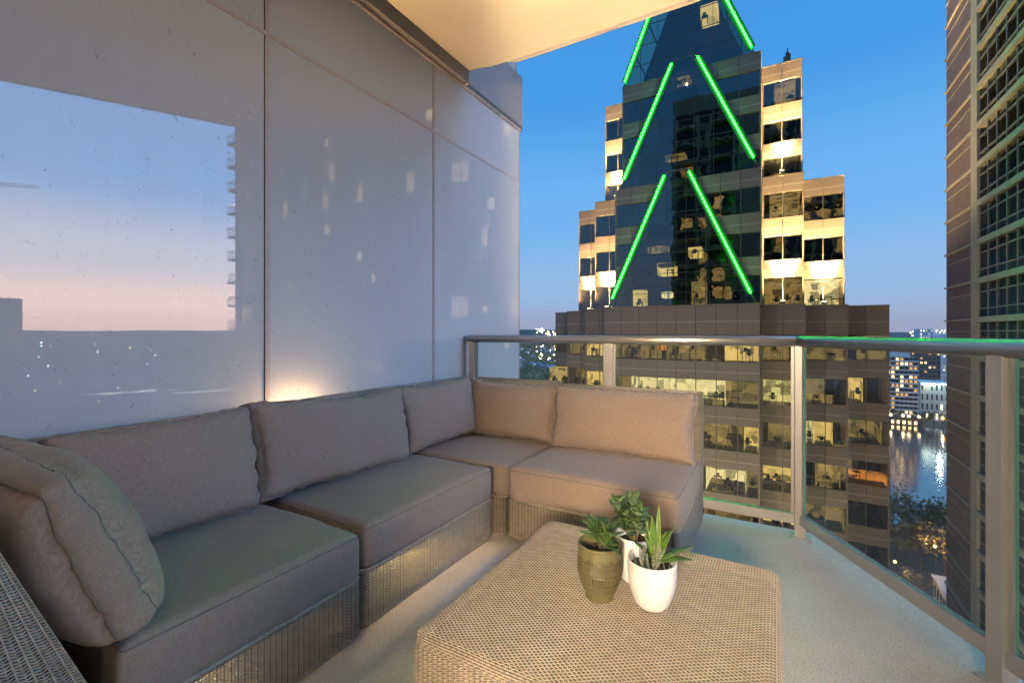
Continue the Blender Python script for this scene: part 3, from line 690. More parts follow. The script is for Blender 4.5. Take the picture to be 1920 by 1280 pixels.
soil = plain('dark_soil', (.085, .05, .032), .95, 0, .5, 120, .004)
def soil_disc(c, r, z, parent):
    m = MB(); n = 28; rings = 9; vs = []; rg = random.Random(int(r * 9999))
    for i in range(rings + 1):
        for j in range(n):
            a = 2 * math.pi * j / n; q = r * i / rings; vs.append((c[0] + q * math.cos(a), c[1] + q * math.sin(a), z + rg.uniform(-.003, .004)))
    fs = [(i * n + j, i * n + (j + 1) % n, (i + 1) * n + (j + 1) % n, (i + 1) * n + j) for i in range(rings) for j in range(n)]
    m.add(vs, fs)
    for k in range(60):
        a = rg.uniform(0, 6.28); q = r * .93 * math.sqrt(rg.random()); m.ball((c[0] + q * math.cos(a), c[1] + q * math.sin(a), z + .003), rg.uniform(.0015, .0035), 5, 3)
    m.build('soil', soil, parent, True)
# olive pot with a pressed ornament
m, t, b = nodes('olive_glaze'); MAT['olive'] = m
b.inputs['Roughness'].default_value = .46; b.inputs['Coat Weight'].default_value = .08
at_ = t.nodes.new('ShaderNodeAttribute'); at_.attribute_name = 'groove'
f = noise_n(t, coord(t), 30, 4, .7)
c_ = cramp(t, f, [(.3, (.115, .10, .042)), (.7, (.175, .155, .072))]); mg = t.nodes.new('ShaderNodeMix'); mg.data_type = 'RGBA'
lk(t, at_.outputs['Fac'], mg.inputs[0]); lk(t, c_, mg.inputs[6]); mg.inputs[7].default_value = (.032, .028, .012, 1); pc = mg.outputs[2]
lk(t, pc, b.inputs['Base Color'])
GPc = (-.405, 1.166, TZ + .002)
gp = thing('plant_pot', GPc, 'olive green glazed pot pressed with arches and stripes on the wicker table', 'plant pot', 'pots on the coffee table')
GH = .136
def gr_(z):       # outer radius
    k = z / GH
    if k < .07: return .0365
    if k < .12: return .0365 + (k - .07) / .05 * .001
    return .0375 + .0215 * math.sin(min(1, (k - .12) / .50) * math.pi / 2) ** .85 - (.0025 * max(0, (k - .62) / .38))
NP_ = 320; zs = np.linspace(0, GH, 170)
def relief(i, j, r, z):
    k = z / GH; a = j / NP_; d = .0014
    def line(c, w_): return -d if abs(k - c) < w_ else 0
    v = 0
    for c in (.20, .285, .40, .545, .565, .70, .775, .79): v = min(v, line(c, .006))
    if .30 < k < .39:                        # zigzag scallops
        ph = (a * 26) % 1; y = (k - .30) / .09; q = math.hypot((ph - .5) * 1.2, y - 1); v = min(v, -d if .42 < q < .56 or q < .2 else 0)
    if .415 < k < .53:                       # small stripes and arches
        ph = (a * 44) % 1; v = min(v, -d if ph < .28 and .43 < k < .515 else 0)
    if .575 < k < .695:                      # hanging arches
        ph = (a * 11) % 1; y = (.70 - k) / .12; q = math.hypot((ph - .5) * 2.0, y * .95); v = min(v, -d if (.78 < q < .88) or (.52 < q < .62) or (.27 < q < .36) else 0)
        if abs(ph - .0) < .04 or ph > .96: v = min(v, -d * .7)
    if .705 < k < .77:
        ph = (a * 60) % 1; v = min(v, -d if ph < .32 and .715 < k < .762 else 0)
    if .80 < k < .865:
        ph = (a * 13) % 1; y = (k - .80) / .065; q = math.hypot((ph - .5) * 2.2, y); v = min(v, -d if .7 < q < .85 or .35 < q < .5 else 0)
    if .22 < k < .275:
        ph = (a * 34) % 1; q = math.hypot((ph - .5) * 1.3, (k - .222) / .055); v = min(v, -d if .5 < q < .75 else 0)
    return v
pr = [(.001, .001), (.0355, 0)] + [(gr_(z), z) for z in zs[1:]]
pot = MB(); pot.lathe([(r, z) for r, z in pr], NP_, GPc, 0, lambda i, j, r, z: relief(i, j, r, z))
RT = gr_(GH); pot.lathe([(RT, GH), (RT + .0015, GH + .002), (RT + .0008, GH + .006), (RT - .003, GH + .0075), (RT - .0055, GH + .004), (RT - .006, GH - .01), (RT - .008, .09)], NP_ // 3, GPc)
po = pot.build('pot_body', MAT['olive'], gp, True)
ga = po.data.attributes.new('groove', 'FLOAT', 'POINT'); gv = np.zeros(len(po.data.vertices), np.float32)
for i, (r, z) in enumerate(pr):
    for j in range(NP_): gv[i * NP_ + j] = min(1, -relief(i, j, r, z) / .0012)
ga.data.foreach_set('value', gv)
SZ = TZ + GH - .016; soil_disc((GPc[0], GPc[1]), RT - .005, SZ, gp)
# white pots
m, t, b = nodes('matte_white_ceramic'); MAT['white_pot'] = m
b.inputs['Roughness'].default_value = .42; f = noise_n(t, coord(t), 25, 3)
lk(t, cramp(t, f, [(.3, (.76, .73, .70)), (.7, (.80, .775, .745))]), b.inputs['Base Color'])
def white_pot(c, label, H=.118, Rm=.0605):
    o = thing('plant_pot', c, label, 'plant pot', 'pots on the coffee table')
    pr = [(.001, 0), (.026, 0), (.033, .003), (.042, .012)]
    for k in range(1, 14): z = .012 + (H - .012) * k / 13; pr.append((.042 + (Rm - .042) * math.sin(min(1, (z - .012) / (H * .62)) * math.pi / 2) ** .9, z))
    r = pr[-1][0]; pr += [(r - .0005, H + .002), (r - .002, H + .0032), (r - .0045, H + .002), (r - .0055, H - .004), (r - .0065, H - .05)]
    MB().lathe(pr, 72, c).build('pot_body', MAT['white_pot'], o, True)
    soil_disc((c[0], c[1]), r - .006, c[2] + H - .02, o); return o
WPc = (-.275, 1.190, TZ + .002); WP = white_pot(WPc, 'matte white round bottomed pot holding the spiky striped succulents, nearest the camera')
BPc = (-.345, 1.292, TZ + .002); BP = white_pot(BPc, 'white pot half hidden behind the olive pot on the wicker table', .128, .056)

def leaf_mat(name, base, edge, stripes=None, rough=.35):
    m, t, b = nodes(name); b.inputs['Roughness'].default_value = rough; b.inputs['Subsurface Weight'].default_value = .08; b.inputs['Subsurface Radius'].default_value = (.01, .012, .004)
    uv = t.nodes.new('ShaderNodeTexCoord'); s = t.nodes.new('ShaderNodeSeparateXYZ'); lk(t, uv.outputs['UV'], s.inputs[0])
    f = noise_n(t, coord(t, 'Object'), 60, 3)
    c1 = cramp(t, f, [(.3, tuple(x * .75 for x in base)), (.7, base)])
    ab = t.nodes.new('ShaderNodeMath'); ab.operation = 'ABSOLUTE'; sb = t.nodes.new('ShaderNodeMath'); sb.operation = 'SUBTRACT'; lk(t, s.outputs[0], sb.inputs[0]); sb.inputs[1].default_value = .5; lk(t, sb.outputs[0], ab.inputs[0])
    eg = cramp(t, ab.outputs[0], [(.30, (0, 0, 0)), (.5, (1, 1, 1))])
    mm = t.nodes.new('ShaderNodeMix'); mm.data_type = 'RGBA'; lk(t, eg, mm.inputs[0]); lk(t, c1, mm.inputs[6]); mm.inputs[7].default_value = (*edge, 1)
    out = mm.outputs[2]
    if stripes:
        wv = t.nodes.new('ShaderNodeMath'); wv.operation = 'FRACT'; ml = t.nodes.new('ShaderNodeMath'); ml.operation = 'MULTIPLY_ADD'; lk(t, s.outputs[1], ml.inputs[0]); ml.inputs[1].default_value = 17
        lk(t, noise_n(t, coord(t, 'Object'), 140, 2), ml.inputs[2]); lk(t, ml.outputs[0], wv.inputs[0])
        lt = cramp(t, wv.outputs[0], [(.50, (0, 0, 0)), (.58, (1, 1, 1)), (.92, (1, 1, 1)), (.98, (0, 0, 0))])
        m2 = t.nodes.new('ShaderNodeMix'); m2.data_type = 'RGBA'; lk(t, lt, m2.inputs[0]); lk(t, out, m2.inputs[6]); m2.inputs[7].default_value = (*stripes, 1); out = m2.outputs[2]
    lk(t, out, b.inputs['Base Color']); return m
MAT['spike'] = leaf_mat('spiky_green_leaf', (.10, .20, .03), (.24, .33, .07))
MAT['zebra'] = leaf_mat('zebra_leaf', (.045, .075, .022), (.06, .09, .03), (.62, .60, .50))
MAT['jade'] = leaf_mat('succulent_leaf', (.11, .19, .085), (.20, .26, .11))
MAT['jade_dark'] = leaf_mat('succulent_leaf_dark', (.065, .125, .03), (.13, .2, .05))
MAT['stem'] = plain('succulent_stem', (.16, .12, .06), .7, 0, .2, 80)
def leaf(base, az, tilt, L, W, th, parent, mat, curl=0.3, kind='lance', name='leaf', cup=.35, n=9, twist=0):
    """a thick leaf from base: az heading, tilt from vertical, curl bends it outward on the way"""
    k = 6; V = []; UV = []; F = []
    pos = Vector(base); a = tilt
    h = Vector((math.cos(az), math.sin(az), 0)); side = Vector((-math.sin(az), math.cos(az), 0))
    for i in range(n + 1):
        u = i / n
        if kind == 'lance': wd = W * (min(1, .75 + u * 1.1)) * (1 - u ** 2.2) ** .9 + .0004
        elif kind == 'spoon': wd = W * (.22 + .95 * math.sin(math.pi * min(1, u * .98 + .02)) ** 1.0 * (u ** .55)) * (1 if u < .97 else .5)
        else: wd = W * (1 - u) ** .8 + .0003
        d = h * math.sin(a) + Vector((0, 0, 1)) * math.cos(a); up_ = (side.cross(d)) * -1
        sd = (side * math.cos(twist * u) + up_ * math.sin(twist * u))
        t_ = th * (1 - u ** 3) * (.6 + .4 * min(1, u * 4)) + .0003
        for q, (xx, zz) in enumerate(((-1, cup), (-.5, .18 * cup), (0, 0), (.5, .18 * cup), (1, cup), (0, -1))):
            p = pos + sd * (xx * wd / 2) + up_ * (zz * wd * .35 if q < 5 else -t_)
            V.append(p); UV.append(((xx + 1) / 2, u))
        if i < n: pos = pos + d * (L / n); a += curl / n
    for i in range(n):
        for j in range(k): F.append((i * k + j, i * k + (j + 1) % k, (i + 1) * k + (j + 1) % k, (i + 1) * k + j))
    me = np_mesh(name, np.array(V), np.array(F), mat, True, np.array(UV)); return link(name, me, parent)
rg = random.Random(5)
# spiky aloe-like plant with zebra leaves in the front white pot
hp = thing('succulent_plant', (WPc[0], WPc[1], TZ + .1), 'spiky green aloe with white banded zebra leaves in the front white pot', 'plant', 'succulents in the pots')
ctr = Vector((WPc[0] + .008, WPc[1] + .006, TZ + .112))
def dv(u_):   # heading so that a leaf points along picture-right (0) .. away (90)
    return R(u_ + 30)
for az, tl, L, W, cl in ((175, 12, .105, .022, -.1), (60, 16, .125, .016, -.12), (20, 30, .088, .018, .1), (-5, 62, .098, .020, .15), (-35, 68, .086, .030, .2), (150, 50, .06, .022, .2),
                         (100, 8, .10, .020, 0), (45, 40, .075, .022, .2), (200, 22, .075, .018, 0), (80, 35, .07, .02, .2), (-80, 60, .04, .02, .3)):
    leaf(ctr + Vector((math.cos(dv(az)), math.sin(dv(az)), 0)) * .006 + Vector((0, 0, .006)), dv(az), R(tl), L * 1.06, W * 1.3, .005, hp, MAT['spike'], cl, 'lance')
for k in range(9):
    az = 360 * k / 9 + rg.uniform(-12, 12); tl = rg.uniform(6, 30)
    leaf(ctr + Vector((-.012 + .014 * math.cos(R(az)), -.018 + .012 * math.sin(R(az)), -.012)), R(az), R(tl), rg.uniform(.05, .072), .0145, .006, hp, MAT['zebra'], -.5, 'zebra')
for k in range(7):
    az = 360 * k / 7; leaf(ctr + Vector((-.038 + .006 * math.cos(R(az)), -.008 + .006 * math.sin(R(az)), -.014)), R(az), R(rg.uniform(10, 45)), rg.uniform(.025, .04), .007, .003, hp, MAT['zebra'], -.3, 'zebra')
for k in range(5):
    az = 360 * k / 5; leaf(ctr + Vector((.032 + .006 * math.cos(R(az)), -.02 + .006 * math.sin(R(az)), -.014)), R(az), R(rg.uniform(20, 55)), rg.uniform(.025, .04), .009, .003, hp, MAT['zebra'], -.3, 'zebra')
# branching succulents
def bushy(c, n, hgt, spread, label, mat, seed, W, L, lean=(0, 0)):
    t = thing('succulent_plant', c, label, 'plant', 'succulents in the pots'); rg = random.Random(seed); st = MB()
    for k in range(n):
        az = 2 * math.pi * k / n + rg.uniform(-.4, .4); tl = rg.uniform(.05, .55) * spread; ln = hgt * rg.uniform(.55, 1.0)
        p0 = Vector(c) + Vector((rg.uniform(-.012, .012), rg.uniform(-.012, .012), -.004)); pts = [p0]; d = Vector((math.cos(az) * math.sin(tl) + lean[0], math.sin(az) * math.sin(tl) + lean[1], math.cos(tl))).normalized()
        for i in range(5):
            d = (d + Vector((rg.uniform(-.15, .15), rg.uniform(-.15, .15), rg.uniform(-.05, .12)))).normalized(); pts.append(pts[-1] + d * ln / 5)
        st.tube(pts, [.0034, .003, .0026, .0023, .002, .0015], 7)
        for i in range(2, 6):
            cnt = 3 if i < 5 else 5; ph = rg.uniform(0, 6.28)
            for q in range(cnt):
                if rg.random() < .12: continue
                a2 = ph + 2 * math.pi * q / cnt + rg.uniform(-.3, .3)
                leaf(pts[i] + Vector((0, 0, rg.uniform(-.003, .003))), a2, rg.uniform(.35, 1.25) if i < 5 else rg.uniform(.15, .9), L * rg.uniform(.75, 1.2), W * rg.uniform(.8, 1.2), .0036, t, mat if rg.random() < .75 else MAT['jade_dark'], rg.uniform(-.2, .9), 'spoon', cup=.5, n=7)
    st.build('stem', MAT['stem'], t, True); return t
bushy((BPc[0] - .004, BPc[1] - .004, TZ + .118), 11, .108, 1.5, 'bushy pale green succulent rising from the half hidden white pot', MAT['jade'], 3, .027, .046, (-.10, -.12))
PL = bushy((GPc[0] + .006, GPc[1] - .004, SZ + .004), 4, .075, .9, 'small dark leaved succulent planted in the olive pot', MAT['jade_dark'], 8, .014, .048)
gc = Vector((GPc[0] + .006, GPc[1] - .004, SZ + .05))
for az, tl, L in ((-5, 62, .062), (165, 55, .07), (-60, 100, .055), (130, 30, .055), (190, 70, .05)): leaf(gc, dv(az), R(tl), L, .014, .003, PL, MAT['spike'], .3, 'lance')
leaf(Vector((GPc[0] + .022, GPc[1] - .028, SZ + .028)), dv(-40), R(75), .05, .016, .004, PL, MAT['jade_dark'], 1.0, 'spoon')

# ------------------------------------------------------------------ OFFICE TOWER
GZ = -62.0
ot = thing('office_tower', (-8.3, 60, GZ), 'dark stepped granite office tower with green neon chevrons and lit windows', 'office tower')
YD = 84.0
MAT['room_dark'] = plain('unlit_office', (.07, .06, .05), .9, 0, .4, .8)
def storey(X0, X1, y, z0, z1, kind, inside=None):
    """one strip of facade: granite panels, or panes with mullions and a dark office behind"""
    n = max(1, round((X1 - X0) / 1.79)); wd = (X1 - X0) / n; h = z1 - z0
    for i in range(n):
        xa = X0 + wd * i; xc = xa + wd / 2
        if inside and inside(xa, z0, z1) and inside(xa + wd, z0, z1): continue
        if kind == 'band': piece('granite_panel', wd - .035, .22, h - .02, MAT['granite'], (xc, y + .11 + rnd.uniform(-.006, .006), (z0 + z1) / 2), ot)
        else:
            piece('window_pane', wd - .05, .03, h, MAT['towerglass'], (xc, y + .16, (z0 + z1) / 2), ot)
    if kind == 'win':
        m = MB()
        for i in range(n + 1):
            x = X0 + wd * i
            if inside and inside(x - .3, z0, z1) and inside(x + .3, z0, z1): continue
            m.box(x - .03, x + .03, y + .05, y + .22, z0, z1)
        for z in (z0 + .03, z1 - .03): m.box(X0, X1, y + .145, y + .2, z - .03, z + .03)
        m.build('mullions', MAT['mullion'], ot, kind='stuff')
        MB().box(X0 + .02, X1 - .02, y + .24, y + 5.2, z1 - .02, z1 + .3).build('office_ceiling', MAT['core'], ot)
        MB().box(X0 + .02, X1 - .02, y + .24, y + 5.2, z0 - .3, z0 - .01).build('office_floor', MAT['core'], ot)
def returns(X0, X1, y, y2, z0, z1, sides):
    for s in sides:
        x = X0 + .06 if s < 0 else X1 - .06
        MB().box(x - .055, x + .055, y + .03, y2, z0, z1).build('return_wall', MAT['granite'], ot)
def core(X0, X1, y, z0, z1): MB().box(X0, X1, y, YD, z0, z1).build('core', MAT['core'], ot)
# base: granite ledge storey, then windows and bands every four metres
base = [(-15.83, -1.29, 47.0), (-1.29, 2.31, 50.1), (2.31, 5.85, 53.4), (5.85, 9.43, 56.4), (-19.4, -15.83, 50.6), (-22.9, -19.4, 53.7), (-26.0, -22.9, 56.8)]
for X0, X1, y in base:
    storey(X0, X1, y, .8, 3.6, 'band')
    MB().box(X0 - .04, X1 + .04, y - .05, y + .6, 3.6, 3.72).build('coping', MAT['granite'], ot)
    MB().box(X0, X1, y + .25, y + 6, 2.9, 3.1).build('terrace', MAT['concrete'], ot)
    z = .8
    for k in range(6):
        storey(X0, X1, y, z - 2.5, z, 'win'); storey(X0, X1, y, z - 4.2, z - 2.5, 'band'); z -= 4.2 if k == 0 else 4.05
    MB().box(X0, X1, y + .02, y + 3, GZ, z).build('lower_storeys', MAT['granite'], ot)
    core(X0, X1, y + 5.2, GZ, 2.9)
    returns(X0, X1, y, y + 5.2, GZ, 3.55, (-1, 1))
# the set back tiers
CX = -8.1
TA = dict(cx=-8.65, y=48.0, z0=4.2, hw0=6.8, z1=17.3, hw1=1.0)
TBt = dict(cx=-8.0, y=48.55, z0=16.9, hw0=6.35, z1=28.7, hw1=1.05)
def in_bay(T):
    def f(x, z0, z1):
        zm = z1
        if z0 > T['z1'] or z1 < T['z0'] - 1.5: return False
        hw = T['hw0'] + (T['hw1'] - T['hw0']) * (zm - T['z0']) / (T['z1'] - T['z0'])
        return abs(x - T['cx']) < hw - .1
    return f
bandsA = [('win', 3.6, 6.4), ('band', 6.4, 8.1), ('win', 8.1, 10.4), ('band', 10.4, 12.2), ('win', 12.2, 14.6), ('band', 14.6, 16.2)]
bandsB = [('win', 16.2, 18.2), ('band', 18.2, 19.7), ('win', 19.7, 21.8), ('band', 21.8, 23.4), ('win', 23.4, 25.7), ('band', 25.7, 27.3)]
iA, iB = in_bay(TA), in_bay(TBt)
both = lambda x, a, b: iA(x, a, b) or iB(x, a, b)
for X0, X1, y, bands, ins in ((-15.0, -1.2, 48.15, bandsA, iA), (-1.2, 2.25, 51.5, bandsA, None), (2.25, 5.7, 54.5, bandsA, None), (-18.5, -15.0, 51.5, bandsA, None), (-21.7, -18.5, 54.5, bandsA, None),
                              (-14.4, -1.25, 48.75, bandsB, both), (-1.25, 2.15, 52.0, bandsB, None), (-17.4, -14.4, 52.0, bandsB, None)):
    for k, z0, z1 in bands: storey(X0, X1, y, z0, z1, k, ins)
    zt = bands[-1][2]; zb = bands[0][1]
    MB().box(X0 - .03, X1 + .03, y - .04, y + .5, zt, zt + .1).build('coping', MAT['granite'], ot)
    MB().box(X0, X1, y + .25, YD, zt - .4, zt - .05).build('roof', MAT['concrete'], ot)
    core(X0, X1, y + 5.2, zb, zt - .4); returns(X0, X1, y, y + 5.2, zb, zt - .05, (-1, 1))
# glass bays between the neon chevrons: bevelled trapezoids cut into panes
def clip(poly, nx, nz, c):
    out = []
    for i in range(len(poly)):
        a, b = poly[i], poly[(i + 1) % len(poly)]; da = nx * a[0] + nz * a[1] - c; db = nx * b[0] + nz * b[1] - c
        if da <= 0: out.append(a)
        if da * db < 0: k = da / (da - db); out.append((a[0] + (b[0] - a[0]) * k, a[1] + (b[1] - a[1]) * k))
    return out
def bay(T, zlow, pitch=2.02, tubes=True, gap=(.5, .4)):
    y = T['y']; sl = (T['hw1'] - T['hw0']) / (T['z1'] - T['z0']); hwl = T['hw0'] + sl * (zlow - T['z0'])
    L = math.hypot(1, sl)
    rows = int(math.ceil((T['z1'] - zlow) / pitch)); m = MB()
    for r in range(rows):
        za, zb = zlow + pitch * r, min(T['z1'], zlow + pitch * (r + 1))
        for c in range(-4, 5):
            xa, xb = T['cx'] + 1.78 * (c - .5), T['cx'] + 1.78 * (c + .5)
            poly = [(xa + .02, za + .025), (xb - .02, za + .025), (xb - .02, zb - .025), (xa + .02, zb - .025)]
            for s in (-1, 1): poly = clip(poly, s, -sl, s * T['cx'] + T['hw0'] - .05 - sl * T['z0']) if len(poly) > 2 else poly
            if len(poly) < 3: continue
            MB().prism_y(poly, y, y + .03).build('bay_pane', MAT['bayglass'], ot)
        m.box(T['cx'] - (T['hw0'] + sl * (za - T['z0'])) + .05, T['cx'] + (T['hw0'] + sl * (za - T['z0'])) - .05, y + .035, y + .09, za - .03, za + .03)
    for c in range(-4, 4):
        x = T['cx'] + 1.78 * (c + .5); zt = min(T['z1'], T['z0'] + (abs(x - T['cx']) - T['hw0']) / sl)
        if zt > zlow + .5: m.box(x - .02, x + .02, y + .035, y + .08, zlow, zt)
    m.build('bay_mullions', MAT['mullion'], ot, kind='stuff')
    e = MB()
    for s in (-1, 1):
        a = Vector((T['cx'] + s * hwl, y + .12, zlow)); b = Vector((T['cx'] + s * T['hw1'], y + .12, T['z1'])); e.bar(a, b, .14, .26, up=(0, 1, 0))
    e.bar((T['cx'] - T['hw1'], y + .12, T['z1']), (T['cx'] + T['hw1'], y + .12, T['z1']), .26, .12); e.build('bay_edge', MAT['mullion'], ot)
    if tubes:
        for s in (-1, 1):
            ln = T['z1'] - T['z0']
            za = T['z0'] + gap[0]; zb = T['z1'] - gap[1]
            f_ = lambda z: Vector((T['cx'] + s * (T['hw0'] + sl * (z - T['z0'])), y - .07, z))
            ch = MB(); d_ = (f_(zb) - f_(za)).normalized(); ch.bar(f_(za) + Vector((0, .03, 0)), f_(zb) + Vector((0, .03, 0)), .72, .05, up=(0, 1, 0)); ch.build('halo_plate', MAT['halo'], ot)  # wide plate added behind the tube to catch a green halo
            sd_ = d_.cross(Vector((0, 1, 0))).normalized() * .075; vs_n = []
            for e_ in (f_(za), f_(zb)):
                for a_, b_ in ((-1, -.17), (1, -.17), (1, -.05), (-1, -.05)): vs_n.append(e_ + sd_ * a_ + Vector((0, b_, 0)))
            t = MB().add(vs_n, [(0, 1, 5, 4)], 0).add(vs_n, [(1, 2, 6, 5), (3, 0, 4, 7), (0, 3, 2, 1), (4, 5, 6, 7), (2, 3, 7, 6)], 1).build('neon_tube', [MAT['green'], MAT['green_side']], ot)
            for k in range(5): q = f_(za + (zb - za) * (k + .5) / 5); MB().box(q.x - .03, q.x + .03, q.y - .048, q.y + .003, q.z - .05, q.z + .05).build('tube_clip', MAT['mullion'], t)
bay(TA, 3.0); bay(TBt, 16.3)
TC = dict(cx=-8.1, y=49.0, z0=27.4, hw0=6.3, z1=40.5, hw1=.9)
bay(TC, 27.4, gap=(.6, .4))
slc = (TC['hw1'] - TC['hw0']) / (TC['z1'] - TC['z0'])
MB().prism_y([(CX - 6.15, 27.35), (CX + 6.15, 27.35), (CX + .85, 40.4), (CX - .85, 40.4)], 53, 66).build('core', MAT['core'], ot)
for s in (-1, 1):   # sloping glass flanks of the top
    MB().add([(CX + s * 6.3, 49.05, 27.4), (CX + s * .9, 49.05, 40.5), (CX + s * .9, 66, 40.5), (CX + s * 6.3, 66, 27.4)], [(0, 1, 2, 3)]).build('flank_glass', MAT['bayglass'], ot)
    for k in range(4):
        zz = 27.4 + k * 3.2; xx = CX + s * (6.3 + slc * (zz - 27.4)); MB().box(xx - .06, xx + .06, 49.05, 66, zz - .05, zz + .05).build('flank_rib', MAT['mullion'], ot)
an = thing('rooftop_antenna', (.95, 54, 27.4), 'dark antenna mast on the roof edge of the office tower', 'antenna')
MB().tube([(.95, 54, 27.2), (.95, 54, 29.3)], .16, 8).build('mast', MAT['mullion'], an, True)
am = MB(); am.box(.60, .78, 53.9, 54.1, 28.0, 28.9); am.box(1.1, 1.24, 53.9, 54.1, 28.3, 29.1); am.tube([(.95, 54, 29.2), (.95, 54, 29.75)], .05, 6); am.build('panel_aerial', MAT['mullion'], an)
# lit rooms behind the panes
def room(X0, X1, y, z0, z1, mat, depth=3.2, lamps=1, furn=3, seed=0):
    y0 = y + .26; y1 = y + .26 + depth; m = MB()
    m.add([(X0, y1, z0), (X1, y1, z0), (X1, y1, z1), (X0, y1, z1)], [(0, 1, 2, 3)])
    m.add([(X0, y0, z0), (X0, y1, z0), (X0, y1, z1), (X0, y0, z1)], [(0, 1, 2, 3)]); m.add([(X1, y0, z0), (X1, y1, z0), (X1, y1, z1), (X1, y0, z1)], [(0, 1, 2, 3)])
    m.add([(X0, y0, z1 - .03), (X1, y0, z1 - .03), (X1, y1, z1 - .03), (X0, y1, z1 - .03)], [(0, 1, 2, 3)])
    m.build('lit_room', MAT[mat], ot)
    if lamps:
        l = MB(); n = max(1, int((X1 - X0) / 2.0))
        for i in range(n): xc = X0 + (X1 - X0) * (i + .5) / n; l.box(xc - .55, xc + .55, y0 + .9, y0 + 1.15, z1 - .09, z1 - .04)
        l.build('ceiling_light', MAT['lamp_warm'], ot)
    rg = random.Random(seed); f = MB(); n = max(1, int((X1 - X0) / 1.3 * furn / 3))
    for i in range(n):
        x = rg.uniform(X0 + .2, X1 - .3); yy = y0 + rg.uniform(.3, 1.2); h = rg.uniform(.65, 1.1)
        f.box(x - .35, x + .35, yy, yy + .4, z0 + h - .06, z0 + h); f.box(x - .3, x - .26, yy, yy + .4, z0, z0 + h); f.box(x + .26, x + .3, yy, yy + .4, z0, z0 + h)
        if rg.random() < .6: f.box(x - .16, x + .16, yy + .05, yy + .1, z0 + h, z0 + h + .35)
        if rg.random() < .5: f.ball((x, yy - .1, z0 + h - .1), .22, 7, 5)
    if f.v: f.build('furniture', MAT['furn'], ot, kind='stuff')
B0 = 47.0
Zs = [(-1.7, .8), (-5.9, -3.4), (-9.95, -7.45), (-14.0, -11.5), (-18.05, -15.55)]
room(-13.0, -9.75, B0, Zs[1][0], Zs[1][1] - .1, 'room_cream', 3.0, 1, 4, 1)
room(-9.6, -4.2, B0, Zs[1][0], Zs[1][1] - .1, 'room_cream', 4.6, 1, 6, 2)
room(-4.1, -1.5, B0, Zs[1][0], Zs[1][1] - .1, 'room_dim', 3, 0, 3, 3)
room(-1.2, 2.2, 50.1, Zs[1][0], Zs[1][1] - .1, 'room_green', 3.0, 1, 2, 4)
room(-10.45, -9.75, B0, Zs[0][0] + .9, Zs[0][1] - .1, 'room_orange', 1.2, 0, 0, 5)
room(-4.2, -1.45, B0, Zs[0][0], Zs[0][1] - .1, 'room_amber', 2.4, 0, 4, 6)
room(-4.1, -2.8, B0, Zs[2][0] + 1.2, Zs[2][1] - .1, 'room_dim', 2, 0, 0, 7)
room(-.7, 2.2, 50.1, Zs[2][0], Zs[2][1] - .1, 'room_dim', 3.4, 1, 4, 8)
room(3.1, 4.7, 53.4, Zs[2][0], Zs[2][1] - .1, 'room_amber', 2.4, 0, 3, 9)
room(-5.85, -2.5, B0, Zs[3][0], Zs[3][1] - .1, 'room_cream', 4.4, 1, 8, 10)
room(-1.25, 1.5, 50.1, Zs[3][0], Zs[3][1] - .1, 'room_amber', 3.4, 1, 8, 11)
room(3.4, 5.3, 53.4, Zs[3][0], Zs[3][1] - .1, 'room_dim', 2.4, 0, 4, 12)
room(6.1, 9.3, 56.4, Zs[3][0] - .0, Zs[3][0] + .95, 'room_orange', 2.0, 0, 0, 13)
room(7.2, 9.2, 56.4, Zs[0][0], Zs[0][1] - .1, 'room_dim', 2.4, 0, 3, 14)
room(-19.2, -16, 50.6, Zs[1][0], Zs[1][1] - .1, 'room_amber', 2.4, 1, 6, 15)  # glow stands in for a lit building mirrored in these panes
room(-25.5, -20.0, 53.7, Zs[1][0], Zs[1][1] - .1, 'room_dim', 2.4, 0, 6, 16)
room(-15, -12, B0, Zs[0][0], Zs[0][1] - .1, 'room_dim', 4.8, 0, 6, 17)
room(2.4, 5.6, 54.5, 3.65, 6.3, 'room_cream', 3.4, 1, 5, 18)
room(-1.1, 2.1, 51.5, 3.65, 6.3, 'room_dim', 4.4, 0, 4, 19)
room(-.2, 1.6, 52.0, 23.5, 25.6, 'room_dim', 2.8, 0, 2, 20)
room(-.6, 1.9, 51.5, 12.3, 14.5, 'room_dim', 4.6, 0, 2, 21)
for X0, X1, y, k_, mt in ((-11.9, -10.6, B0, 0, 'room_dim'), (-9.5, -6.2, B0, 0, 'room_dim'), (-15.5, -13.2, B0, 1, 'room_dim'), (-8.2, -4.4, B0, 2, 'room_dim'), (-2.6, -1.5, B0, 2, 'room_amber'), (-11.0, -8.0, B0, 2, 'room_dim'),
                          (-9.6, -7.0, B0, 3, 'room_amber'), (-2.4, -1.45, B0, 3, 'room_dim'), (-6, -2, B0, 4, 'room_dim'), (-1.2, 2.1, 50.1, 4, 'room_amber'), (-1.1, 1.0, 50.1, 0, 'room_dim'), (2.6, 5.5, 53.4, 0, 'room_dim'), (2.5, 4.0, 53.4, 1, 'room_dim'),
                          (6.1, 7.4, 56.4, 1, 'room_amber'), (2.6, 3.2, 53.4, 2, 'room_cream'), (6.3, 8.9, 56.4, 2, 'room_dim'), (2.4, 5.6, 53.4, 4, 'room_dim'), (-19.2, -17.6, 50.6, 0, 'room_amber'), (-22.6, -19.6, 53.7, 0, 'room_dim')):
    room(X0, X1, y, Zs[k_][0], Zs[k_][1] - .1, mt, 3.0, 1 if mt != 'room_dim' else 0, 4, int(abs(X0 * 10)) + k_)
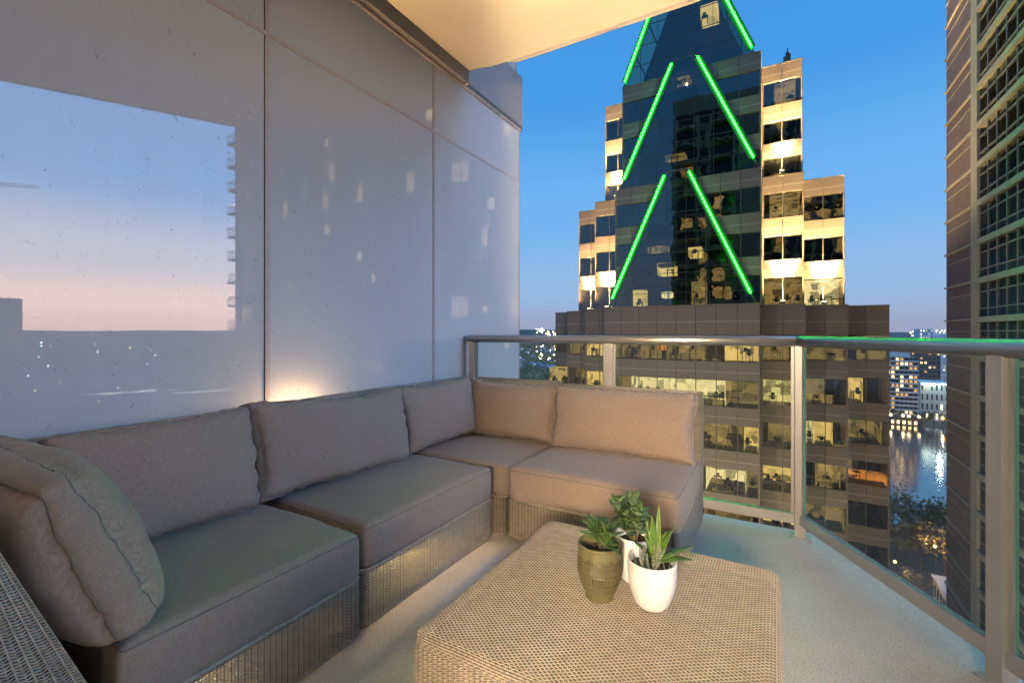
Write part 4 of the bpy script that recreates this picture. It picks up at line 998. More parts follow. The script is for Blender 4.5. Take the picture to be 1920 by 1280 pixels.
for X0, X1, y, z0, z1, mt in ((-13.1, -11.95, TA['y'], 3.6, 5.5, 'room_amber'), (-10.6, -8.9, TA['y'], 6.9, 8.15, 'room_amber'), (-7.6, -6.4, TA['y'], 8.55, 9.5, 'room_amber'), (-11.7, -9.7, TA['y'], 9.4, 9.95, 'room_dim'), (-7.3, -6.05, TA['y'], 3.7, 6.1, 'room_dim'),
                              (-6.6, -5.05, TC['y'], 32.3, 33.7, 'room_amber'), (-9.1, -7.6, TBt['y'], 25.7, 26.9, 'room_dim'), (-10.2, -9.3, TA['y'], 4.6, 5.2, 'room_cream'), (-5.4, -3.4, TA['y'], 11.0, 11.5, 'room_dim'), (-9.9, -8.0, TBt['y'], 18.6, 19.2, 'room_dim')):
    room(X0, X1, y - .1, z0, z1, mt, 1.6, 0, 1, int(abs(X0 * 10)))
MB().ball((-7.95, TBt['y'] + .9, 26.35), .11, 8, 6).build('room_spotlight', MAT['star'], ot)
# floodlights standing on the terraces, washing the granite bands
def flood(x, y, z, yf, e, lab, spread=95):
    e *= .72
    t = thing('floodlight', (x, y, z), lab, 'floodlight', 'floodlights on the office tower terraces')
    MB().box(x - .22, x + .22, y - .12, y + .12, z, z + .22).build('housing', MAT['mullion'], t)
    MB().box(x - .18, x + .18, y - .09, y + .09, z + .225, z + .24).build('lens', MAT['star'], t)
    for k_, (ee, up_, sp_) in enumerate(((e, 4.0, 140), (e * 10, 10.0, 50))):
        o = lamp('floodlight_beam', 'SPOT', (x + .1 * k_, y, z + .3), ee, (1, .74, .36), t, shadow_soft_size=.1, spot_size=R(sp_), spot_blend=.9)
        o.rotation_euler = Vector((0, yf + .1 - y, up_)).to_track_quat('-Z', 'Y').to_euler()
flood(.5, 50.35, 3.8, 51.5, 8500, 'floodlight on the terrace right of the lower neon chevron')
flood(4.0, 53.6, 3.8, 54.5, 8500, 'floodlight on the far right terrace of the office tower')
flood(-16.8, 50.75, 3.8, 51.5, 7000, 'floodlight on the terrace left of the lower neon chevron')
flood(-20.1, 53.9, 3.8, 54.5, 7000, 'floodlight on the far left terrace of the office tower')
flood(.45, 51.2, 16.4, 52.0, 6000, 'floodlight on the upper terrace below the antenna')
flood(-15.9, 51.2, 16.4, 52.0, 5500, 'floodlight on the upper terrace left of the neon')

pd = thing('added_podium', (-9, 30, GZ), 'unseen low podium added in the street below to carry fill floodlights', 'building')  # unseen podium and floodlights added to warm the tower's granite
MB().box(-24, 8, 22, 38, GZ, -26).build('wall', MAT['concrete'], pd)
def fill_wash(x, y, z, tgt, e, lab):
    t = thing('floodlight', (x, y, z), lab, 'floodlight', 'added floodlights on the podium roof below')
    MB().box(x - .3, x + .3, y - .2, y + .2, z, z + .35).build('housing', MAT['mullion'], t)
    o = lamp('floodlight_beam', 'SPOT', (x, y, z + .45), e, (1, .74, .44), t, shadow_soft_size=.25, spot_size=R(100), spot_blend=.9)
    o.rotation_euler = (Vector(tgt) - Vector((x, y, z))).to_track_quat('-Z', 'Y').to_euler()
for x_, w_ in ((-20, 'west end'), (-8.5, 'middle'), (4, 'east end')): fill_wash(x_, 30, -26, (x_ + 2, 52, -4), 6500, 'added fill floodlight at the %s of the podium roof under the office tower' % w_)

# ------------------------------------------------------------------ BROWN TOWER at the right, its apartments mirrored in the glass wall
DX, Y0, Y1, TOPZ = 14.0, 33.2, 58.4, 52.0
bt = thing('brown_tower', (30, 46, GZ), 'tall brown tower with cream floor bands, louvred bays and apartment windows', 'tower')
FH = 3.09
MB().box(DX + .5, 57, Y0 + .5, Y1, GZ, TOPZ).build('tower_body', MAT['apt'], bt)
MB().box(DX, DX + .5, 51.7, Y1, GZ, TOPZ).build('brown_wall', MAT['brown'], bt)
MB().box(DX - .12, DX + .5, 50.35, 51.7, GZ, TOPZ).build('pilaster', MAT['cream_band'], bt)
zb0 = 1.1 + 6.95 - FH * 24
MB().box(DX + .42, DX + .499, Y0 + .5, 50.35, GZ, TOPZ).build('louver_backing', MAT['dark'], bt)
for k in range(0, 38):
    z = zb0 + FH * k
    if z > TOPZ - 1: break
    MB().box(DX - .16, DX + .42, Y0 + .5, 50.35, z, z + .42).build('floor_band', MAT['cream_band'], bt)
    MB().box(DX - .16, DX + .0, 51.7, Y1 + .06, z + .18, z + .32).build('floor_band', MAT['cream_band'], bt)
    MB().box(DX - .06, DX + .0, 51.7, Y1 + .03, z - .77, z - .71).build('thin_band', MAT['cream_band'], bt)  # second, thinner cream line on the brown wall at each floor
NB = 10; BW = (50.35 - (Y0 + .5)) / NB
H1, H2 = .68, 1.12
def louver_mesh(h):
    m = MB(); n = max(4, int(round(h / .115))); wd = BW - .12
    for i in range(n):
        z = -h / 2 + h * (i + .5) / n; q = h / n
        m.add([(0.02, -wd / 2, z + q * .42), (0.02, wd / 2, z + q * .42), (-.07, wd / 2, z - q * .42), (-.07, -wd / 2, z - q * .42)], [(0, 1, 2, 3)])
    return m.mesh('louver_panel', MAT['louver'])
LM = {}
for k in range(0, 37):
    z = zb0 + FH * k + .42; rows = [(z, z + .62), (z + .70, z + 1.94), (z + 2.02, z + 2.67)]
    if z + FH > TOPZ: break
    vis = -16 < z < 26
    fr = MB()
    for j in range(NB + 1): y = Y0 + .5 + BW * j; fr.box(DX + .02, DX + .2, y - .045, y + .045, z, z + FH - .42)
    for zz in (z + .66, z + 1.98): fr.box(DX + .03, DX + .2, Y0 + .5, 50.35, zz - .04, zz + .04)
    fr.build('louver_frame', MAT['louver_frame'], bt, kind='stuff')
    if not vis: continue
    for a, b in rows:
        h = round(b - a, 2)
        if h not in LM: LM[h] = louver_mesh(h)
        for j in range(NB):
            yc = Y0 + .5 + BW * (j + .5)
            if yc < 41: continue
            link('louver_panel', LM[h], bt, loc=(DX + .12, yc, (a + b) / 2))
lf = MB()
for k in range(0, 37):
    z = zb0 + FH * k + .42
    if z + FH > TOPZ: break
    vis = -16 < z < 26
    for j in range(NB):
        yc = Y0 + .5 + BW * (j + .5)
        if vis and yc >= 41: continue
        n = 14; hh = FH - .5
        for i in range(n):
            zz = z + hh * (i + .5) / n; q = hh / n; wd = BW - .12
            lf.add([(DX + .14, yc - wd / 2, zz + q * .42), (DX + .14, yc + wd / 2, zz + q * .42), (DX + .05, yc + wd / 2, zz - q * .42), (DX + .05, yc - wd / 2, zz - q * .42)], [(0, 1, 2, 3)])
lf.build('louver_panel', MAT['louver'], bt, kind='stuff')
# apartment front (faces the street at y = 33, seen mirrored)
colx = [54.3, 50.2, 45.8, 42.9, 38.6, 34.1, 31.3, 27.1, 24.4, 20.6, 17.6, 15.4]
lit = {(4, 5): 1, (4, 4): 1, (7, 4): 1, (5, 4): 0, (2, 1): 1, (2, 4): 0, (0, 0): 0, (10, 2): 1, (9, 4): 1, (11, 0): 1, (10, 6): 1, (9, 0): 0, (6, -2): 1, (1, 6): 0}
WM = {}
for ci, x in enumerate(colx):
    ww = 2.0 if ci not in (1, 10) else 1.5
    for k in range(-4, 12):
        z = 2.2 + 3.06 * k
        mt = MAT['win_warm'] if (ci, k) in lit else MAT['dark_glass']
        fk = ('f', ww)
        if fk not in WM:
            m = MB(); m.box(-ww / 2 - .08, ww / 2 + .08, -.05, .05, -1.03, -.95); m.box(-ww / 2 - .08, ww / 2 + .08, -.05, .05, .95, 1.03)
            for xx in (-ww / 2 - .04, 0, ww / 2 + .04): m.box(xx - .04, xx + .04, -.05, .05, -.95, .95)
            WM[fk] = m.mesh('window', MAT['apt_light'])
        o = link('window', WM[fk], bt, loc=(x, Y0 + .45, z + 1.2))
        m2_ = mt if (ci * 7 + k * 3) % 3 == 0 else MAT['dark_glass']; hw_ = ww / 2 - .04
        for sx_, mq in ((-1, mt), (1, m2_)) if (ci + k) % 2 else ((1, mt), (-1, m2_)): piece('pane', hw_, .02, 1.9, mq, (x + sx_ * (hw_ / 2 + .04), Y0 + .47, z + 1.2), o)
    for k in range(-4, 12):
        if ci in (3, 4, 6, 8): piece('spandrel', 2.1, .08, .42, MAT['apt_light'], (x, Y0 + .44, 2.2 + 3.06 * k + 2.6), bt)
rw_ = random.Random(31)
for ci, x in enumerate(colx):
    for k in range(-4, 12):
        if (ci, k) in lit or rw_.random() > .20: continue
        piece('pane', rw_.choice((.5, .8)), .02, rw_.choice((.6, 1.0)), MAT['win_small'], (x + rw_.uniform(-.5, .5), Y0 + .452, 2.2 + 3.06 * k + rw_.uniform(.6, 1.5)), bt)
# brick piers and slab lines
for x in (52.4, 48.2, 40.7, 36.4, 29.2, 22.6, 19.2, 16.4): piece('pier', .9, .22, TOPZ - GZ - 1, MAT['apt'], (x, Y0 + .39, (TOPZ + GZ) / 2), bt)
for k in range(-6, 14): piece('slab_edge', 42.4, .06, .16, MAT['apt_light'], (35.5, Y0 + .47, 2.0 + 3.06 * k), bt)
for k in range(-5, 11):                         # balconies at the far corner and in the recess
    z = 1.55 + 3.06 * k
    for xa, xb, ya, yb in ((56.2, 59.0, Y0 + .6, Y0 + 3.4), (18.6, 22.2, Y0 - 1.0, Y0 + .49)):
        b = MB().box(xa, xb, ya, yb, z - .22, z).build('balcony', MAT['apt'], bt); m = MB()
        for j in range(9):
            xx = xa + (xb - xa) * j / 8; m.box(xx - .015, xx + .015, ya + .02, ya + .05, z, z + 1.05)
        for j in range(9):
            yy = ya + (yb - ya) * j / 8
            for xx in (xa + .03, xb - .03): m.box(xx - .015, xx + .015, yy - .015, yy + .015, z, z + 1.05)
        m.box(xa, xb, ya, ya + .06, z + 1.02, z + 1.08); m.box(xa, xa + .06, ya, yb, z + 1.02, z + 1.08); m.box(xb - .06, xb, ya, yb, z + 1.02, z + 1.08); m.build('guard_rail', MAT['frame'], b, kind='stuff')
        if (xa > 50 and k == 5):
            m = MB()
            for j in range(9): m.ball((xa + (xb - xa) * j / 8, ya, z + 1.0 + .08 * math.sin(j)), .05, 6, 4)
            m.build('string_lights', MAT['star'], b)

# ------------------------------------------------------------------ own apartment tower around the balcony (mirrored in the office glass)
at = thing('apartment_tower', (-8, -8, GZ), 'apartment tower that carries this balcony, its flats partly lit', 'tower')
MB().box(-17.5, GX - .13, -20, 3.6, GZ, 46).build('tower_body', MAT['concrete'], at)
MB().box(GX - .12, 16, -20, -6.2, GZ, 46).build('tower_body', MAT['concrete'], at)
rg = random.Random(11)
for k in range(-10, 14):
    if k == 0: continue
    z = 3.34 * k
    if k != 1: MB().prism(outline(.06), z - .24, z).build('balcony_slab', MAT['ceiling'], at)
    MB().box(GX, 16, -1.0, -.9, z + .0, z + 3.1).build('facade_glazing', MAT['dark_glass'], at)
    for x in (-.7, 1.4, 3.4, 6.5, 9.8, 13.5): MB().box(x - .25, x + .25, -.9, -.6, z, z + 3.1).build('pier', MAT['ceiling'], at)
    MB().prism([(4.2, -.9), (8.6, -.9), (8.0, 1.2), (4.6, 1.2)][::1], z - .24, z).build('balcony_slab', MAT['ceiling'], at)
    MB().prism([(9.6, -.9), (14.6, -.9), (14.0, 1.0), (10.0, 1.0)], z - .24, z).build('balcony_slab', MAT['ceiling'], at)
    for xa, xb in ((-.4, 1.1), (3.8, 6.1), (7.0, 9.3), (10.2, 13.1)):
        if rg.random() < .34: MB().box(xa, xb, -.895, -.885, z + .1, z + 2.6).build('lit_window', MAT['room_amber'], at)
for k in range(-9, 13):
    z = 3.34 * k
    MB().box(-17.3, -6.0, 3.61, 3.66, z + .5, z + 2.9).build('facade_glazing', MAT['dark_glass'], at)
    for xa, xb in ((-16.2, -13.2), (-10.6, -7.2)): MB().prism([(xa, 3.6), (xb, 3.6), (xb - .5, 5.3), (xa + .5, 5.3)][::-1], z - .26, z).build('balcony_slab', MAT['cream_band'], at)
    for xa, xb in ((-15.9, -14.0), (-12.6, -11.4), (-10.2, -8.6), (-8.3, -6.6)):
        if rg.random() < .30: MB().box(xa, xb, 3.67, 3.68, z + .6, z + 2.7).build('lit_window', MAT['room_amber'], at)
for x in (-17.0, -13.0, -11.0, -6.6): MB().box(x - .3, x + .3, 3.69, 3.95, -30, 42).build('pier', MAT['cream_band'], at)
MB().box(3.2, 16, -1.0, -.9, 0, 3.1).build('facade_glazing', MAT['dark_glass'], at)

# ------------------------------------------------------------------ GROUND, RIVER, FAR CITY
MAT['ground'] = plain('dusky_ground', (.055, .06, .045), .9, 0, .35, .02)
MAT['asphalt'] = plain('asphalt', (.05, .05, .052), .85, 0, .15, .4)
MAT['pave'] = plain('paving', (.30, .26, .22), .85, 0, .12, .6)
m, t, b = nodes('river_water'); MAT['water'] = m
b.inputs['Base Color'].default_value = (.012, .03, .05, 1); b.inputs['Roughness'].default_value = .07; b.inputs['IOR'].default_value = 1.33
b.inputs['Specular IOR Level'].default_value = 1.0; b.inputs['Coat Weight'].default_value = 1.0; b.inputs['Coat Roughness'].default_value = .06; b.inputs['Coat IOR'].default_value = 1.6
nb = t.nodes.new('ShaderNodeBump'); nb.inputs['Strength'].default_value = .16; nb.inputs['Distance'].default_value = .35
lk(t, noise_n(t, coord(t, 'Object', (1, 1.6, 1)), .35, 4, .6), nb.inputs['Height']); lk(t, nb.outputs[0], b.inputs['Normal']); lk(t, nb.outputs[0], b.inputs['Coat Normal'])
# the ground with hills swelling towards the horizon
N = 90; V = []; F = []
rad = [0, 60, 120, 180, 250, 340, 450, 600, 800, 1100, 1500, 2100, 2900, 4000, 5500, 7500, 10000, 13000, 17000, 22000]
for i, q in enumerate(rad):
    for j in range(N):
        a = 2 * math.pi * j / N; x, y = q * math.cos(a), q * math.sin(a)
        hgt = 0
        if q > 1500:
            s_ = min(1, (q - 1500) / 9000); hgt = s_ * (60 + 115 * (mnoise.noise(Vector((math.cos(a) * 3.1, math.sin(a) * 3.1, q / 9000))) + .25 * mnoise.noise(Vector((math.cos(a) * 14, math.sin(a) * 14, q / 3000)))))
        V.append((x, y, GZ + max(0, hgt)))
for i in range(len(rad) - 1):
    for j in range(N): F.append((i * N + j, i * N + (j + 1) % N, (i + 1) * N + (j + 1) % N, (i + 1) * N + j))
me = np_mesh('ground', np.array(V, float), np.array(F), MAT['ground']); link('ground', me, kind='structure')
rv = MB()
def pond(cx, cy_, rx, ry, ang, seed):
    rg = random.Random(seed); vs = []
    for k in range(22):
        a = 2 * math.pi * k / 22; q = rg.uniform(.72, 1.15); x = rx * q * math.cos(a); y = ry * q * math.sin(a); vs.append((cx + x * math.cos(ang) - y * math.sin(ang), cy_ + x * math.sin(ang) + y * math.cos(ang), GZ + .3))
    MB().add(vs, [tuple(range(22))]).build('lagoon', MAT['water'], kind='structure')
def strip(name, pts, wd, z, mat):
    m = MB(); L = []; 
    for i, p in enumerate(pts):
        a = Vector(pts[max(0, i - 1)]); b_ = Vector(pts[min(len(pts) - 1, i + 1)]); d = (b_ - a).normalized(); n = Vector((-d.y, d.x)); L.append((Vector(p) + n * wd / 2, Vector(p) - n * wd / 2))
    vs = []; fs = []
    for a, b_ in L: vs += [(a.x, a.y, z), (b_.x, b_.y, z)]
    for i in range(len(L) - 1): fs.append((2 * i, 2 * i + 1, 2 * i + 3, 2 * i + 2)[::-1])
    m.add(vs, fs); return m.build(name, mat, kind='structure')
strip('river', [(-700, 420), (-250, 330), (0, 296), (90, 292), (200, 280), (300, 262)], 205, GZ + .35, MAT['water'])
for cx, cy_, rx, ry, sd in ((585, 200, 9, 20, 1), (575, 235, 13, 19, 2), (520, 262, 7, 30, 3), (512, 300, 9, 14, 5), (450, 305, 5, 34, 6), (440, 345, 6, 16, 4), (420, 372, 4, 18, 8)): pond(cx, cy_, ry, rx, R(115), sd)
strip('far_bank', [(-100, 415), (30, 404), (120, 399), (220, 394)], 10, GZ + .5, MAT['ground'])
strip('riverside_road', [(-60, 142), (20, 150), (60, 154), (160, 150)], 16, GZ + .06, MAT['asphalt'])
strip('street', [(11.5, 20), (11.8, 100), (13, 142)], 5, GZ + .06, MAT['asphalt'])
strip('plaza', [(10, 131), (30, 134), (70, 136)], 16, GZ + .10, MAT['pave'])
kb = MB(); kb.bar((5, 141.5, GZ + .1), (70, 145, GZ + .1), .3, .3); kb.build('kerb', MAT['concrete'], kind='structure')

def tree(x, y, h, cr, mat, lab, group, leaves=420, seed=0, name='tree', bare=0, z=GZ):
    rg = random.Random(seed); t = thing(name, (x, y, z), lab, 'tree', group); m = MB()
    m.tube([(x, y, z), (x + .1, y, z + h * .25), (x - .1, y + .1, z + h * .5)], [h * .03, h * .022, h * .014], 7)
    tips = []
    for k in range(7 + bare * 5):
        a = rg.uniform(0, 6.28); b0 = Vector((x, y, z + h * rg.uniform(.22, .5))); e = Vector((x + math.cos(a) * cr * rg.uniform(.4, .95), y + math.sin(a) * cr * rg.uniform(.4, .95), z + h * rg.uniform(.5, .98)))
        md = (b0 + e) / 2 + Vector((0, 0, h * .05)); m.tube([b0, md, e], [h * .012, h * .007, h * .002], 5); tips.append(e); tips.append(md)
        for q in range(2 + bare * 3):
            e2 = e + Vector((rg.uniform(-1, 1), rg.uniform(-1, 1), rg.uniform(-.2, 1))) * cr * .35; m.tube([md, e2], [h * .004, h * .001], 4); tips.append(e2)
    m.build('trunk', MAT['trunk'], t)
    c = MB()
    for k in range(leaves):
        p = rg.choice(tips) + Vector((rg.gauss(0, 1), rg.gauss(0, 1), rg.gauss(0, .8))) * cr * .17
        s_ = cr * rg.uniform(.05, .12); a = Vector((rg.uniform(-1, 1), rg.uniform(-1, 1), rg.uniform(-.4, .9))).normalized(); u = a.cross(Vector((.3, .5, .8))).normalized() * s_; v = a.cross(u).normalized() * s_ * .7
        c.add([p - u, p - v, p + u, p + v], [(0, 1, 2, 3)])
    c.build('crown', mat, t); return t
spots = [(33, 160), (38, 168), (44, 175), (29.5, 167), (35, 178), (41, 184), (48, 190), (31, 186), (52, 182), (37, 155.5), (27, 176), (46, 166), (24, 165), (56, 196)]
tl = ['dense dark tree on the near river bank, left of the gap', 'broad dark tree in the middle of the near bank trees']
for i, (x, y) in enumerate(spots):
    bare = 1 if i in (3, 6, 7, 13) else 0
    tree(x, y, 11 + (i * 37 % 5), 4.8 + (i * 13 % 3) * .6, MAT['leaf_grey'] if bare or i % 3 == 0 else MAT['leaf'], 'thinly leaved tree on the near river bank' if bare else 'dark leafy tree on the near river bank', 'trees on the near river bank below', 110 if bare else 620, 40 + i, bare=bare)
for i, (x, y) in enumerate([(86, 404), (90, 401), (95, 404), (101, 402), (107, 405), (70, 404), (77, 402), (113, 403)]):
    tree(x, y, 9 + i % 3, 5.2, MAT['leaf'], 'round tree on the far river bank under the white building', 'trees on the far river bank', 200, 80 + i)
tree(28.5, 141.5, 6.5, 2.6, MAT['leaf_grey'], 'small street tree lit orange on the pavement by the plaza', None, 340, 99)

def street_lamp(x, y, h, mat, lab, group, e=0, c=(1, .55, .2), z=GZ, r=.32):
    t = thing('street_lamp', (x, y, z), lab, 'street lamp', group)
    MB().tube([(x, y, z), (x, y, z + h)], [.11, .07], 7).build('pole', MAT['frame'], t, True)
    MB().ball((x, y, z + h + r * .8), r, 8, 6).build('globe', mat, t, True)
    if e: lamp('street_light', 'POINT', (x, y, z + h + r * 2.2), e, c, t, shadow_soft_size=.3)
street_lamp(24.5, 140.5, 8.0, MAT['bank_star_orange'], 'orange street lamp beside the small blue roofed building', 'street lamps', 5200)
street_lamp(34.2, 151.5, 9.5, MAT['bank_star_orange'], 'tall street lamp at the riverside road', 'street lamps', 2500)
for i, (x, y, mt) in enumerate([(82, 399, 'star'), (94, 400, 'star_orange'), (101, 400, 'star'), (110, 399, 'star_white'), (67.5, 400, 'star'), (74, 400, 'star'), (77, 399, 'star')]):
    street_lamp(x, y, 6, MAT['bank_' + mt], 'lit lamp on the far river bank, mirrored in the water', 'lamps on the far river bank', 3500 if i in (1, 2) else 0, (1, .6, .25), r=.8)
# small building with a blue roof
sb = thing('small_building', (36, 140, GZ), 'small pale building with a flat blue roof beside the near road', 'building')
MB().box(32.2, 46, 132, 144, GZ, GZ + 5.2).build('wall', MAT['concrete'], sb)
MB().box(31.9, 46.3, 131.7, 144.3, GZ + 5.2, GZ + 5.6).build('roof', MAT['roof_blue'], sb)
for k in range(5): piece('window', .08, 1.2, 2.6, MAT['dark_glass'], (32.17, 133.6 + 2.2 * k, GZ + 2.6), sb)
# parked cars at the riverside road
def car(x, y, rz, col, lab):
    t = thing('parked_car', (x, y, GZ + .1), lab, 'car', 'cars on the riverside road'); c, s = math.cos(rz), math.sin(rz)
    pr = [(-2.2, .35), (2.15, .35), (2.2, .75), (1.25, .95), (.6, 1.42), (-1.1, 1.45), (-1.9, 1.0), (-2.25, .9)]
    def tf(m): m.v = [(x + px * c - py_ * s, y + px * s + py_ * c, GZ + .1 + pz) for px, py_, pz in m.v]; return m
    tf(MB().prism_y(pr, -.85, .85)).build('body', plain('car_paint', col, .3, .3), t)
    tf(MB().prism_y([(1.0, .98), (.55, 1.36), (-1.05, 1.38), (-1.7, 1.0)], -.86, .86)).build('window', MAT['dark_glass'], t)
    for wx in (-1.35, 1.35):
        for wy in (-.86, .7):
            tf(MB().prism_y([(wx + .33 * math.cos(a), .33 + .33 * math.sin(a)) for a in [2 * math.pi * q / 10 for q in range(10)]], wy, wy + .16)).build('wheel', MAT['frame'], t)
    for wy in (-.6, .6): tf(MB().box(-2.3, -2.24, wy - .18, wy + .18, .72, .84)).build('tail_light', MAT['red'], t)
car(20, 148, .1, (.5, .5, .5), 'silver car with red tail lights on the riverside road'); car(27, 150.5, .1, (.06, .06, .08), 'dark car on the riverside road beside the trees'); car(38.5, 149, 3.2, (.5, .12, .1), 'red car under the street lamp')

# far buildings across the river
def slab_block(name, lab, X0, X1, Y0_, Y1_, h, floors, bays, wall, lit_p, seed, balc=False, z=GZ, wh=.55, glow='win_warm', cat='building', ww=.62):
    t = thing(name, ((X0 + X1) / 2, Y0_, z), lab, cat); rg = random.Random(seed)
    MB().box(X0, X1, Y0_, Y1_, z, z + h).build('body', wall, t); fh = h / floors; bw_ = (X1 - X0) / bays
    dk = MB()
    for f in range(floors):
        zz = z + fh * (f + .5)
        if balc: piece('balcony_slab', X1 - X0 + .6, 1.1, .9, MAT['apt_light'], ((X0 + X1) / 2, Y0_ - .5, z + fh * f + .45), t)
        for j in range(bays):
            xc = X0 + bw_ * (j + .5)
            piece('window', bw_ * ww, .2, fh * wh, (MAT[glow] if rg.random() < .5 else MAT[glow + '_dim']) if rg.random() < lit_p else MAT['dark_glass'], (xc, Y0_ - .06, zz + (.3 if balc else 0)), t)
    return t
MAT['win_far_dim'] = emit('far_dim_window', (1, .55, .22), .7); MAT['win_far_white_dim'] = emit('far_dim_white_window', (1, .8, .5), .8); MAT['win_warm_dim'] = MAT['win_warm']
MAT['win_far'] = emit('far_warm_window', (1, .62, .28), 2.6); MAT['win_far_white'] = emit('far_white_window', (1, .86, .6), 2.6)
ht = slab_block('hotel', 'broad brown hotel with striped balconies and many lit windows across the river', 64, 83.3, 408, 430, 45.5, 15, 8, MAT['apt'], .40, 2, True, glow='win_far', cat='hotel')
MB().box(63.5, 84.5, 400, 430, GZ, GZ + 6).build('podium', MAT['apt'], ht)
for k in range(6): piece('lit_opening', 1.5, .2, 2.2, MAT['win_far'], (65.5 + 3 * k, 399.9, GZ + 2.2), ht)
MB().box(68, 80, 412, 426, GZ + 45.5, GZ + 49).build('penthouse', MAT['apt_light'], ht)
slab_block('civic_building', 'white floodlit building with tall narrow windows beside the hotel', 89, 107, 430, 455, 27, 4, 7, plain('pale_stone', (.6, .63, .6), .8), .12, 4, glow='win_far_white', ww=.35, wh=.6)
cs = thing('rooftop_light', (97, 428, GZ + 28), 'bright white roof light strip on the floodlit building', 'light')
MB().box(90, 97, 428.5, 429.2, GZ + 25.2, GZ + 26.6).build('tube', MAT['roof_light'], cs); MB().ball((102.5, 428.5, GZ + 26), .9, 8, 6).build('lens', MAT['roof_light'], cs)
lamp('flood_beam', 'POINT', (98, 424, GZ + 29), 2600, (.8, 1, .9), cs, shadow_soft_size=1)
slab_block('far_tower', 'tall grey tower with columns of small lit windows behind the hotel', 124, 134, 600, 625, 66, 19, 5, MAT['apt_light'], .55, 6, glow='win_far_white', ww=.35, wh=.3)
slab_block('far_tower', 'pale far tower right of the others, next to the brown tower', 137, 152, 610, 635, 64, 19, 5, MAT['apt_light'], .35, 7, glow='win_far_white', ww=.3, wh=.3)
slab_block('far_building', 'low grey building behind the hotel roof', 96, 121, 520, 540, 50, 13, 9, MAT['apt'], .15, 8, glow='win_far', ww=.5, wh=.4)
# left gap: houses and lights among the trees
slab_block('warehouse', 'long building with a blue grey roof among trees, left of the office tower', -318, -292, 620, 645, 7, 1, 8, MAT['apt_light'], .3, 9, glow='win_far')
MB().prism_y([(-320, GZ + 7), (-290, GZ + 7), (-296, GZ + 12), (-314, GZ + 12)], 617, 648).build('hip_roof', MAT['roof_blue'], kind='thing', label='blue grey hipped roof of the long building among trees', cat='roof')
rg = random.Random(21)
for i in range(26):
    d = rg.uniform(700, 1600); a = rg.uniform(-.50, -.40); x = d * a; y = d * math.sqrt(1 - a * a); s_ = rg.uniform(8, 16); hh = rg.uniform(5, 10)
    t = thing('house', (x, y, GZ), 'small house with lit windows among the distant trees', 'house', 'distant houses left of the tower')
    MB().box(x - s_ / 2, x + s_ / 2, y, y + 9, GZ, GZ + hh).build('wall', MAT['apt_light'], t)
    MB().prism_y([(x - s_ / 2 - .5, GZ + hh), (x + s_ / 2 + .5, GZ + hh), (x, GZ + hh + 3)], y - .5, y + 9.5).build('roof', MAT['roof_blue'], t)
    for k in range(2): piece('window', 1.8, .2, 1.6, MAT['win_far'] if rg.random() < .7 else MAT['dark_glass'], (x - s_ / 4 + k * s_ / 2, y - .1, GZ + 2.4), t)
# countless small things: distant woods and distant lights
wd = MB(); rg = random.Random(3)
def scatter(n, dmin, dmax, amin, amax):
    for i in range(n):
        d = dmin * (dmax / dmin) ** rg.random(); a = rg.uniform(amin, amax); x, y = d * math.cos(a), d * math.sin(a)
        yield d, x, y
def hill(x, y):
    q = math.hypot(x, y); a = math.atan2(y, x)
    if q <= 1500: return GZ
    s_ = min(1, (q - 1500) / 9000)
    return GZ + max(0, s_ * (60 + 115 * (mnoise.noise(Vector((math.cos(a) * 3.1, math.sin(a) * 3.1, q / 9000))) + .25 * mnoise.noise(Vector((math.cos(a) * 14, math.sin(a) * 14, q / 3000))))))
def blob(x, y, z, r):
    vs = [(x, y, z + r * 1.5)]; n = 6
    for k in range(n): a = 2 * math.pi * k / n + rg.random(); q = r * rg.uniform(.8, 1.15); vs.append((x + q * math.cos(a), y + q * math.sin(a), z + r * rg.uniform(.5, .9)))
    for k in range(n): a = 2 * math.pi * k / n + rg.random(); q = r * rg.uniform(.7, .95); vs.append((x + q * math.cos(a), y + q * math.sin(a), z))
    wd.add(vs, [(0, 1 + k, 1 + (k + 1) % n) for k in range(n)] + [(1 + k, 1 + n + k, 1 + n + (k + 1) % n, 1 + (k + 1) % n) for k in range(n)])
for d, x, y in scatter(1500, 470, 3000, R(111), R(121)): blob(x, y, hill(x, y), rg.uniform(4, 8))
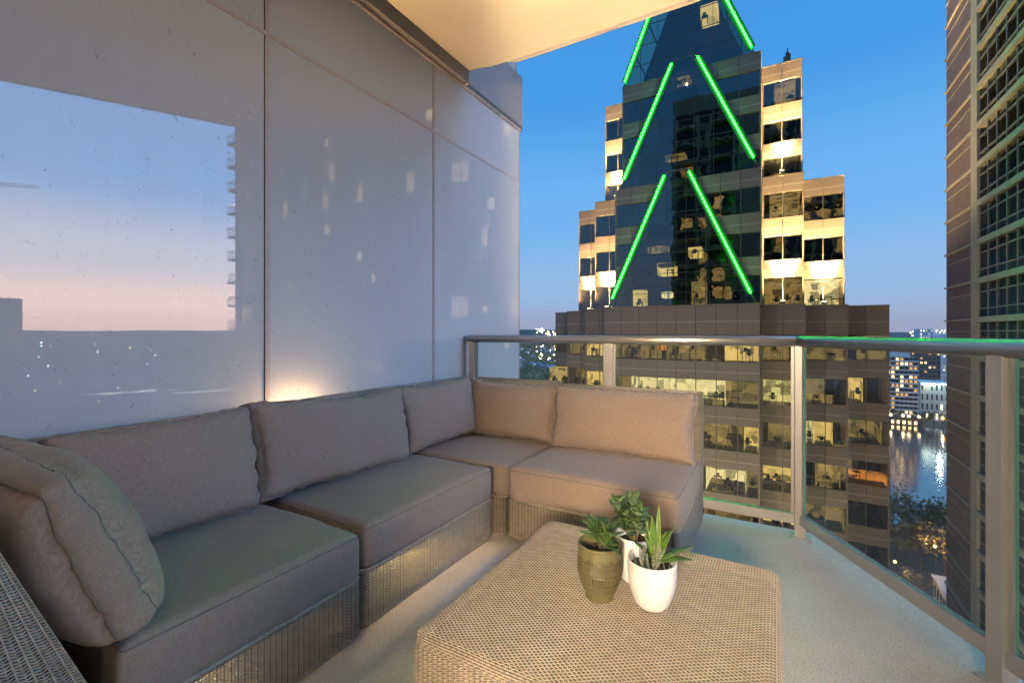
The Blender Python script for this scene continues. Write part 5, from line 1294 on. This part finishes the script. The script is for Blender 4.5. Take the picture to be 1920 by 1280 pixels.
for d, x, y in scatter(1300, 620, 3500, R(70), R(80)): blob(x, y, hill(x, y), rg.uniform(4, 8))
for d, x, y in scatter(2200, 330, 3500, R(2), R(36)):
    dd = Vector((x, y)); 
    if 90 < y < 420 and d < 1000: continue
    blob(x, y, hill(x, y), rg.uniform(4, 9))
wd.build('distant_woods', MAT['leaf'], kind='stuff', label='dark distant woods between the city and the horizon')
lg = {'star': MB(), 'star_white': MB(), 'star_orange': MB()}
def light(x, y, z, r, k): lg[k].ball((x, y, z), r, 5, 3)
for d, x, y in scatter(170, 700, 9000, R(110.5), R(117)): light(x, y, hill(x, y) + 9, d * rg.uniform(.0005, .0011), rg.choice(['star', 'star', 'star_white', 'star_orange']))
for d, x, y in scatter(120, 2500, 11000, R(72), R(79)): light(x, y, hill(x, y) + 12, d * rg.uniform(.0006, .0013), rg.choice(['star', 'star', 'star_white', 'star_orange']))
for d, x, y in scatter(110, 400, 9000, R(3), R(33)): light(x, y, hill(x, y) + 11, d * rg.uniform(.0004, .0009), rg.choice(['star', 'star_white', 'star_white']))
for k, m in lg.items(): m.build('distant_lights', MAT[k], kind='stuff', label='scattered small lights of the distant city')
# building and crane seen mirrored at the far left of the glass wall
db = slab_block('dark_tower', 'dark distant tower mirrored at the left edge of the glass wall', 288, 300, 28, 68, 78, 20, 6, plain('blue_slate', (.06, .08, .11), .4), .06, 13)
cr = thing('construction_crane', (262, 56, GZ), 'construction crane mirrored as a thin line at the left of the glass wall', 'crane')
m = MB(); m.bar((262, 50, GZ), (262, 50, 58), 1.4, 1.4); m.build('mast', MAT['frame'], cr)
m = MB(); m.bar((262, 30, 55), (258, 66, 60), .22, .22); m.bar((262, 30, 56.2), (258, 66, 61), .22, .22)
for k in range(14): m.bar((262 - 4 * k / 14, 30 + 36 * k / 14, 55 + 5 * k / 14 + (k % 2) * 1.1), (262 - 4 * (k + 1) / 14, 30 + 36 * (k + 1) / 14, 55 + 5 * (k + 1) / 14 + ((k + 1) % 2) * 1.1), .14, .14)
m.build('jib', MAT['frame'], cr)
